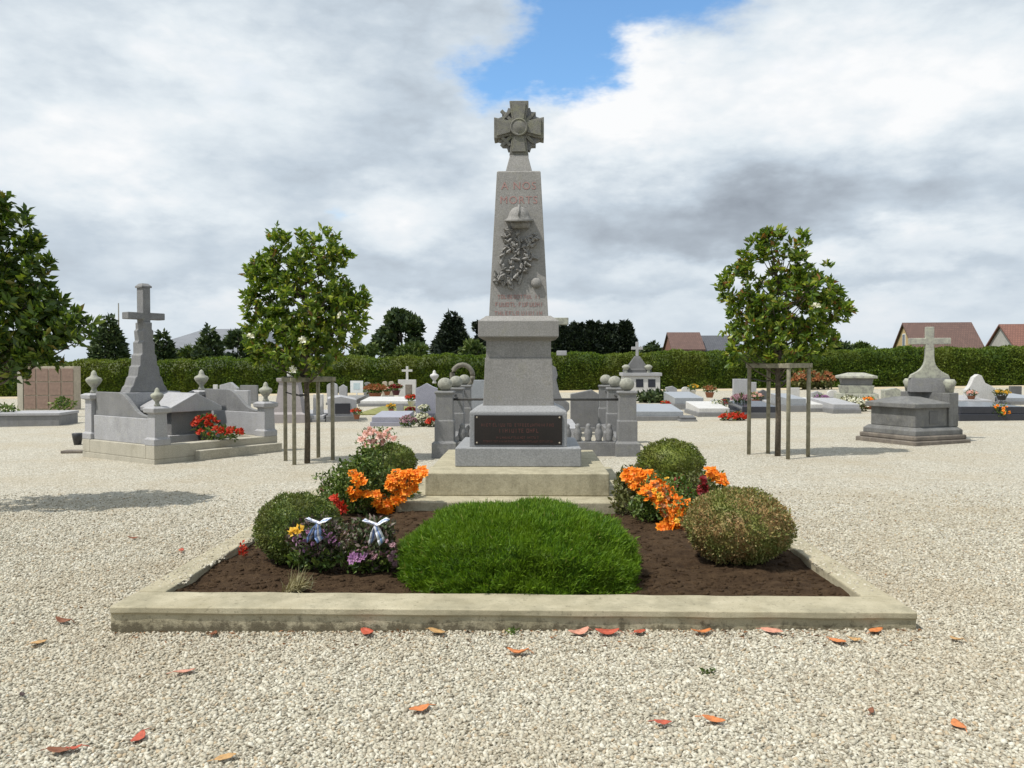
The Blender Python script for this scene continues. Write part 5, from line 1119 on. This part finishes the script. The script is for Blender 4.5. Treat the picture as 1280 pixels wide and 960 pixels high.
# ------------------------------------------------------------------ houses
def house(name, label, x0, x1, yr, ye, Y, roof, wall, depth=9, gable=None, rz=0, chimney=None, hip=0.0, win=True):
    a = D(x0, ye, Y); b = D(x1, ye, Y); cx_ = (a.x+b.x)/2; w = (b.x-a.x)/2; g0 = gz(cx_)-0.03
    he_ = a.z-g0; hr_ = D(x0, yr, Y+depth/2).z-g0
    root = thing(name, label, 'house', (cx_, Y, g0), rz)
    wl = MB(); wl.box(-w, w, 0, depth, 0, he_); wl.build('wall', M[wall], root)
    for sd in (-1, 1):
        T = Matrix(((0,1,0,0),(1,0,0,0),(0,0,1,0),(0,0,0,1)))
        if not hip:
            xx = sd*w; gw = MB(); gw.prism([(0,he_),(depth,he_),(depth/2,hr_-0.05)], min(xx, xx-sd*0.25), max(xx, xx-sd*0.25), T); gw.build('gable', M[gable or wall], root)
    rf = MB(); o_ = 0.4; t = 0.18
    sl = (hr_-he_)/(depth/2); h = hip*w
    for sd in (0, 1):
        y_e = -o_ if sd == 0 else depth+o_; z_e = he_-sl*o_
        vs = [(-w-o_*0.6,y_e,z_e),(w+o_*0.6,y_e,z_e),(w+o_*0.6-h,depth/2,hr_),(-w-o_*0.6+h,depth/2,hr_)]
        vs += [(x, y, z+t) for x, y, z in vs]; rf.add(vs, [(0,1,2,3),(7,6,5,4),(0,4,5,1),(1,5,6,2),(2,6,7,3),(3,7,4,0)])
    if hip:
        for sd in (-1, 1):
            X_ = sd*(w+o_*0.6); rf.add([(X_,-o_,he_-sl*o_+t),(X_,depth+o_,he_-sl*o_+t),(X_-sd*h,depth/2,hr_+t)], [(0,1,2)])
    ro2 = rf.build('roof', M[roof], root)
    if chimney is not None:
        MB().box(chimney*w-0.4, chimney*w+0.4, depth/2-0.4, depth/2+0.4, hr_-0.4, hr_+1.0).build('chimney', M['brickwall'], ro2)
    if win:
        for fx in (-0.55, 0.1, 0.6):
            f = MB().box(fx*w-0.6, fx*w+0.6, -0.05, -0.003, he_*0.38, he_*0.82).build('window', M['white_paint'], root)
            for s2 in (-1, 1): MB().box(fx*w+s2*0.28-0.24, fx*w+s2*0.28+0.24, -0.062, -0.052, he_*0.42, he_*0.78).build('pane', M['glass'], f)
    return root, w, he_, hr_, depth
# ochre gabled house at the right: gable end turned to the camera
r, w, he_, hr_, dp = house('house', 'house with brown tiled roof and ochre gable behind the pale cross', 1146, 1226, 405, 437, 92, 'roof_brown', 'render_ochre', 8, 'render_ochre', R(-8), None)
f = MB().box(-w-0.06, -w-0.003, dp/2-0.55, dp/2+0.55, he_+0.4, he_+1.9).build('window', M['white_paint'], r); MB().box(-w-0.075, -w-0.062, dp/2-0.42, dp/2+0.42, he_+0.5, he_+1.8).build('pane', M['glass'], f)
house('house', 'house with red tiled roof and grey gable at the picture edge', 1275, 1362, 407, 437, 84, 'roof_red', 'render_grey', 8, 'render_grey', R(-8), None)
house('house', 'small house with brown brick front in the far middle', 841, 879, 417, 436, 110, 'roof_brown', 'brickwall', 7, None, 0, None)
house('house', 'low house with slate grey roof joined beside the brown one', 882, 925, 421, 438, 112, 'roof_grey', 'render_grey', 7, None, 0, None)
house('barn', 'long grey roofed barn beyond the hedge at left', 178, 330, 413, 436, 100, 'roof_sheet', 'render_white', 16, None, R(-6), None, 0.5)
house('outbuilding', 'low white shed in front of the grey barn', 238, 310, 425, 441, 76, 'roof_sheet', 'render_white', 5, None, 0, None, 0, False)

# ------------------------------------------------------------------ fallen leaves
def fallen(px, py, col_, label, size, curl, seed):
    rr = random.Random(seed); p = G(px, py); m = MB(); n = 9
    if BX0-0.1 < p.x < BX1+0.1 and p.y > 4.8 and p.y < 5.2: p.y = 4.835
    vs = []; curl *= rr.uniform(0.3, 0.8)
    for i in range(n):
        t = i/(n-1); x = (t-0.5)*size; wv = size*0.27*math.sin(math.pi*min(1, t*0.92+0.05))**0.8
        zc2 = curl*size*((t-0.5)*2)**2*0.5+0.018
        for k in (-1, -0.5, 0, 0.5, 1): vs.append((x, wv*k*(1-0.2*curl)+0.1*size*math.sin(t*3), zc2+curl*abs(k)**1.6*wv*0.9+rr.uniform(-0.002,0.002)))
    fs = [(i*5+k, i*5+k+1, i*5+6+k, i*5+5+k) for i in range(n-1) for k in range(4)]
    m.add(vs, fs); m.tube([(-size*0.5-0.03,0.01,0.02),(-size*0.48,0,0.018+curl*size*0.45)], 0.0018, 5)
    o = m.build('fallen_leaf', M[col_], None, 0, True); s = o.modifiers.new('th', 'SOLIDIFY'); s.thickness = 0.0012
    o.location = p; o.rotation_euler = (rr.uniform(-.15,.15), rr.uniform(-.15,.15), rr.uniform(0,6.28)); tag(o, label, 'leaf', 'fallen dry leaves on the gravel')
for i, (x, y, c, s, cu, lab) in enumerate([
    (463,787,'l_red',0.13,0.7,'large curled red and pink leaf propped against the kerb front'),
    (648,820,'l_orange',0.12,0.5,'orange leaf alone below the middle of the kerb'),
    (524,890,'l_orange',0.10,0.4,'bright orange leaf on open gravel left of centre'),
    (283,953,'l_tan',0.085,0.4,'yellowish orange leaf at the bottom edge'),
    (73,946,'l_brown',0.10,0.5,'brown red leaf nearest the bottom corner at left'),
    (92,941,'l_red',0.06,0.5,'small reddish scrap beside the brown corner leaf'),
    (172,927,'l_red',0.09,0.5,'brick red leaf up from the brown corner leaf'),
    (230,845,'l_pink',0.11,0.5,'dull pinkish leaf in the gravel below the kerb corner'),
    (48,808,'l_tan',0.11,0.4,'tan leaf on gravel left of the kerb corner'),
    (27,874,'l_black',0.05,0.6,'tiny blackish leaf near the photo edge'),
    (829,910,'l_red',0.075,0.8,'small deep red curled leaf right of centre'),
    (891,907,'l_orange',0.10,0.7,'narrow orange brown leaf next to the deep red one'),
    (1200,911,'l_orange',0.095,0.4,'round orange leaf alone at bottom right'),
    (1047,806,'l_orange',0.12,0.5,'orange leaf off the right hand kerb end'),
    (1066,803,'l_tan',0.08,0.5,'small tan leaf touching the orange one near the kerb end'),
    (967,796,'l_pink',0.13,0.4,'flat salmon leaf in front of the kerb below the scorched box'),
    (873,789,'l_orange',0.13,0.5,'orange leaf tucked against the kerb right of centre'),
    (1092,790,'l_orange',0.12,0.5,'orange leaf against the last stretch of kerb'),
    (757,788,'l_red',0.14,0.5,'dark red leaf heap piece against the kerb below the mound'),
    (722,788,'l_pink',0.13,0.5,'salmon leaf against the kerb left of the dark red one'),
    (797,787,'l_red',0.10,0.4,'thin red leaf against the kerb right of the dark red one'),
    (547,791,'l_tan',0.12,0.4,'pale orange leaf against the kerb right of the curled one'),
    (1196,803,'l_tan',0.08,0.4,'pale tan leaf on gravel beyond the right kerb end'),
    (80,780,'l_brown',0.11,0.6,'brown leaf curled on gravel just left of the kerb'),
    (272,794,'l_brown',0.09,0.5,'dark brown leaf under the kerb front near its left end'),
    (166,675,'l_brown',0.09,0.5,'dark leaf speck on the gravel below the tree shadow'),
    (228,691,'l_red',0.09,0.5,'reddish leaf on gravel beside the left bed edge'),
    (1090,893,'l_brown',0.05,0.5,'small brown crumpled leaf left of the round orange one')]):
    fallen(x, y, c, lab, s, cu, i+1)
for x, y, lab in ((640,793,'tiny green weed at the kerb foot below the mound'), (886,843,'tiny green weed alone on the right gravel')):
    p = G(x, y); wd = thing('weed', lab, 'plant', p); leafy(wd, [((0,0,0.015,0.035,0.02,0.012), 22)], 0, M['plant'], 0.03, rng)

def litter():
    rng = np.random.default_rng(77); n = 900
    X = rng.uniform(-5.5, 5.5, n); Y = 2.8+rng.random(n)*8; near = rng.random(n) < 0.4
    Y = np.where(near, BY0-0.02-0.35*rng.random(n)**2, Y); X = np.where(near, rng.uniform(BX0, BX1, n), X)
    ok = ~((X > BX0-0.05) & (X < BX1+0.05) & (Y > BY0-0.02)); X, Y = X[ok], Y[ok]; n = len(X)
    P = np.stack([X, Y, SL*X+0.013+0.006*rng.random(n)], 1); Dr = rng.normal(size=(n,3))*np.array([1,1,0.22])
    V, Fa = leaves(P, Dr, 0.012+0.03*rng.random(n)**2, 0.005+0.010*rng.random(n), 0.3, rng)
    o = np_mesh('leaf_litter', V, Fa, M['litter']); o['kind'] = 'stuff'
M['litter'] = leafmat('leaf_crumbs', [(0,(0.07,0.045,0.025)), (0.5,(0.19,0.10,0.05)), (0.8,(0.34,0.15,0.06)), (1,(0.30,0.25,0.14))], 0.8, 0.1)
litter()

# ------------------------------------------------------------------ light and sky
el = R(60); shd = Vector((0.87, 0.49, 0)).normalized()
trav = Vector((shd.x*math.cos(el), shd.y*math.cos(el), -math.sin(el)))
sd = bpy.data.lights.new('sun', 'SUN'); sd.energy = 4.2; sd.angle = R(0.6); sd.color = (1.0, 0.955, 0.88)
so = bpy.data.objects.new('sun', sd); col.objects.link(so); so.rotation_euler = trav.to_track_quat('-Z', 'Y').to_euler()
wd = bpy.data.worlds.new('World'); sc.world = wd; wd.use_nodes = True; nt = wd.node_tree; bg = nt.nodes['Background']
sky = N(nt, 'ShaderNodeTexSky', sky_type='NISHITA', sun_disc=False, sun_elevation=el, sun_rotation=math.atan2(-shd.x, -shd.y) % (2*math.pi), air_density=1.0, dust_density=0.6, ozone_density=1.5)
tc = N(nt, 'ShaderNodeTexCoord').outputs['Generated']
def mth(op, a, b=None, c=None):
    n = N(nt, 'ShaderNodeMath', operation=op)
    for i, v in enumerate((a, b, c)):
        if v is None: continue
        if hasattr(v, 'links'): nt.links.new(v, n.inputs[i])
        else: n.inputs[i].default_value = v
    return n.outputs[0]
sep = N(nt, 'ShaderNodeSeparateXYZ'); nt.links.new(tc, sep.inputs[0])
az = mth('ARCTAN2', sep.outputs[0], sep.outputs[1]); elv = mth('ARCSINE', sep.outputs[2])
# cloud-layer coordinates: flattened towards the horizon
cmb = N(nt, 'ShaderNodeCombineXYZ'); den = mth('ADD', mth('MAXIMUM', sep.outputs[2], 0.0), 0.16)
nt.links.new(mth('DIVIDE', sep.outputs[0], den), cmb.inputs[0]); nt.links.new(mth('DIVIDE', sep.outputs[1], den), cmb.inputs[1])
lay = cmb.outputs[0]
cm2 = N(nt, 'ShaderNodeCombineXYZ'); nt.links.new(mth('MULTIPLY', az, 2.2), cm2.inputs[0]); nt.links.new(mth('MULTIPLY', elv, 4.6), cm2.inputs[1]); ang_v = cm2.outputs[0]
n_big = noise(nt, ang_v, 1.6, 5, 0.6); n_mid = noise(nt, ang_v, 4.2, 7, 0.62); n_lay = noise(nt, lay, 1.1, 6, 0.6)
wv = noise(nt, ang_v, 5.0, 4, 0.6, 1)
wm = N(nt, 'ShaderNodeVectorMath', operation='MULTIPLY_ADD'); nt.links.new(wv, wm.inputs[0]); wm.inputs[1].default_value = (0.16,)*3; nt.links.new(ang_v, wm.inputs[2])
vp = N(nt, 'ShaderNodeTexVoronoi', feature='F1'); setin(vp, Scale=3.6, Detail=2.0, Roughness=0.55, Lacunarity=2.3); vp.normalize = True; nt.links.new(wm.outputs[0], vp.inputs['Vector'])
n_puff = mth('SUBTRACT', 0.85, vp.outputs['Distance'])
warp = noise(nt, ang_v, 3.2, 5, 0.6, 1); wsp = N(nt, 'ShaderNodeSeparateColor'); nt.links.new(warp, wsp.inputs[0])
az_w = mth('ADD', az, mth('MULTIPLY', mth('SUBTRACT', wsp.outputs[0], 0.5), 0.22)); el_w = mth('ADD', elv, mth('MULTIPLY', mth('SUBTRACT', wsp.outputs[1], 0.5), 0.14))
def ae(px, py): d = ray(px, py).normalized(); return math.atan2(d.x, d.y), math.asin(d.z)
def blob(px, py, rx, ry, warp_=True):
    a, e = ae(px, py); dx = mth('DIVIDE', mth('SUBTRACT', az_w if warp_ else az, a), rx/F); dy = mth('DIVIDE', mth('SUBTRACT', el_w if warp_ else elv, e), ry/F)
    return mth('EXPONENT', mth('MULTIPLY', mth('ADD', mth('MULTIPLY', dx, dx), mth('MULTIPLY', dy, dy)), -1.0))
def wsum(terms, base):
    out = base
    for amp, b in terms: out = mth('MULTIPLY_ADD', b, amp, out)
    return out
# brightness of the cloud deck
tone = wsum([(0.55, mth('SUBTRACT', n_big, 0.5)), (0.42, mth('SUBTRACT', n_mid, 0.5)), (0.30, mth('SUBTRACT', n_lay, 0.5)), (0.60, mth('SUBTRACT', n_puff, 0.52)),
    (-0.25, blob(1010,250,290,64)), (-0.20, blob(800,285,190,50)), (-0.12, blob(1200,230,150,60)), (0.36, blob(750,140,120,80)), (0.20, blob(980,120,240,90)), (0.18, blob(1180,140,160,120)),
    (-0.14, blob(400,180,170,60)), (-0.12, blob(180,300,200,40)), (-0.12, blob(470,60,150,60)), (0.14, blob(300,160,120,50)), (0.22, blob(520,265,110,50)), (0.18, blob(90,180,160,70)), (0.16, blob(330,95,140,40)), (0.15, blob(240,235,130,30)),
    (0.26, blob(850,340,150,22)), (0.22, blob(1150,318,170,28)), (0.08, blob(720,390,160,26)), (-0.14, blob(900,372,260,12)), (-0.12, blob(560,372,160,12)), (-0.15, blob(700,350,130,16)), (0.18, blob(1080,385,220,18)), (-0.14, blob(1100,350,240,14)), (-0.16, blob(500,330,140,22)), (-0.14, blob(200,350,160,18)), (0.22, blob(330,400,400,24))], 0.64)
cloud = ramp(nt, tone, [(0.08,(0.27,0.305,0.355)), (0.34,(0.41,0.465,0.53)), (0.56,(0.57,0.65,0.73)), (0.78,(0.78,0.845,0.895)), (0.98,(0.97,0.98,0.99))])
cloud = mix(nt, mth('MULTIPLY', mth('MAXIMUM', mth('SUBTRACT', 1.0, mth('DIVIDE', mth('ABSOLUTE', elv), 0.17)), 0.0), 0.6), cloud, (0.60,0.68,0.755,1))
# openings to the blue
hole = wsum([(1.15, blob(755,15,100,85)), (0.9, blob(630,115,70,38)), (0.75, blob(870,5,75,42)), (0.8, blob(690,60,75,50)), (-0.75, blob(835,130,120,60)), (0.42, blob(430,265,26,14)), (0.3, blob(960,85,120,40)), (0.25, blob(290,110,90,35)), (0.7, mth('SUBTRACT', n_mid, 0.5)), (0.3, mth('SUBTRACT', n_big, 0.5))], 0.0)
hf = N(nt, 'ShaderNodeMapRange', interpolation_type='SMOOTHSTEP'); setin(hf); hf.inputs[1].default_value = 0.15; hf.inputs[2].default_value = 1.0; nt.links.new(hole, hf.inputs[0])
vs_ = N(nt, 'ShaderNodeVectorMath', operation='SCALE'); nt.links.new(cloud, vs_.inputs[0]); vs_.inputs['Scale'].default_value = 10.0
sk2 = mix(nt, 1.0, sky.outputs[0], (1.45,1.9,2.1,1), 'MULTIPLY')
fin = mix(nt, hf.outputs[0], vs_.outputs[0], sk2)
nt.links.new(fin, bg.inputs[0]); bg.inputs[1].default_value = 0.1

# ------------------------------------------------------------------ render
vs = sc.view_settings; vs.view_transform = 'Standard'; vs.look = 'None'; vs.exposure = 0.0; vs.gamma = 1.0
sc.render.engine = 'CYCLES'; sc.cycles.use_denoising = True; sc.cycles.max_bounces = 6; sc.cycles.diffuse_bounces = 3; sc.cycles.glossy_bounces = 2; sc.cycles.transmission_bounces = 3
sc.cycles.caustics_reflective = False; sc.cycles.caustics_refractive = False; sc.cycles.use_adaptive_sampling = True
print('pebbles', NP, 'objects', len(bpy.data.objects))
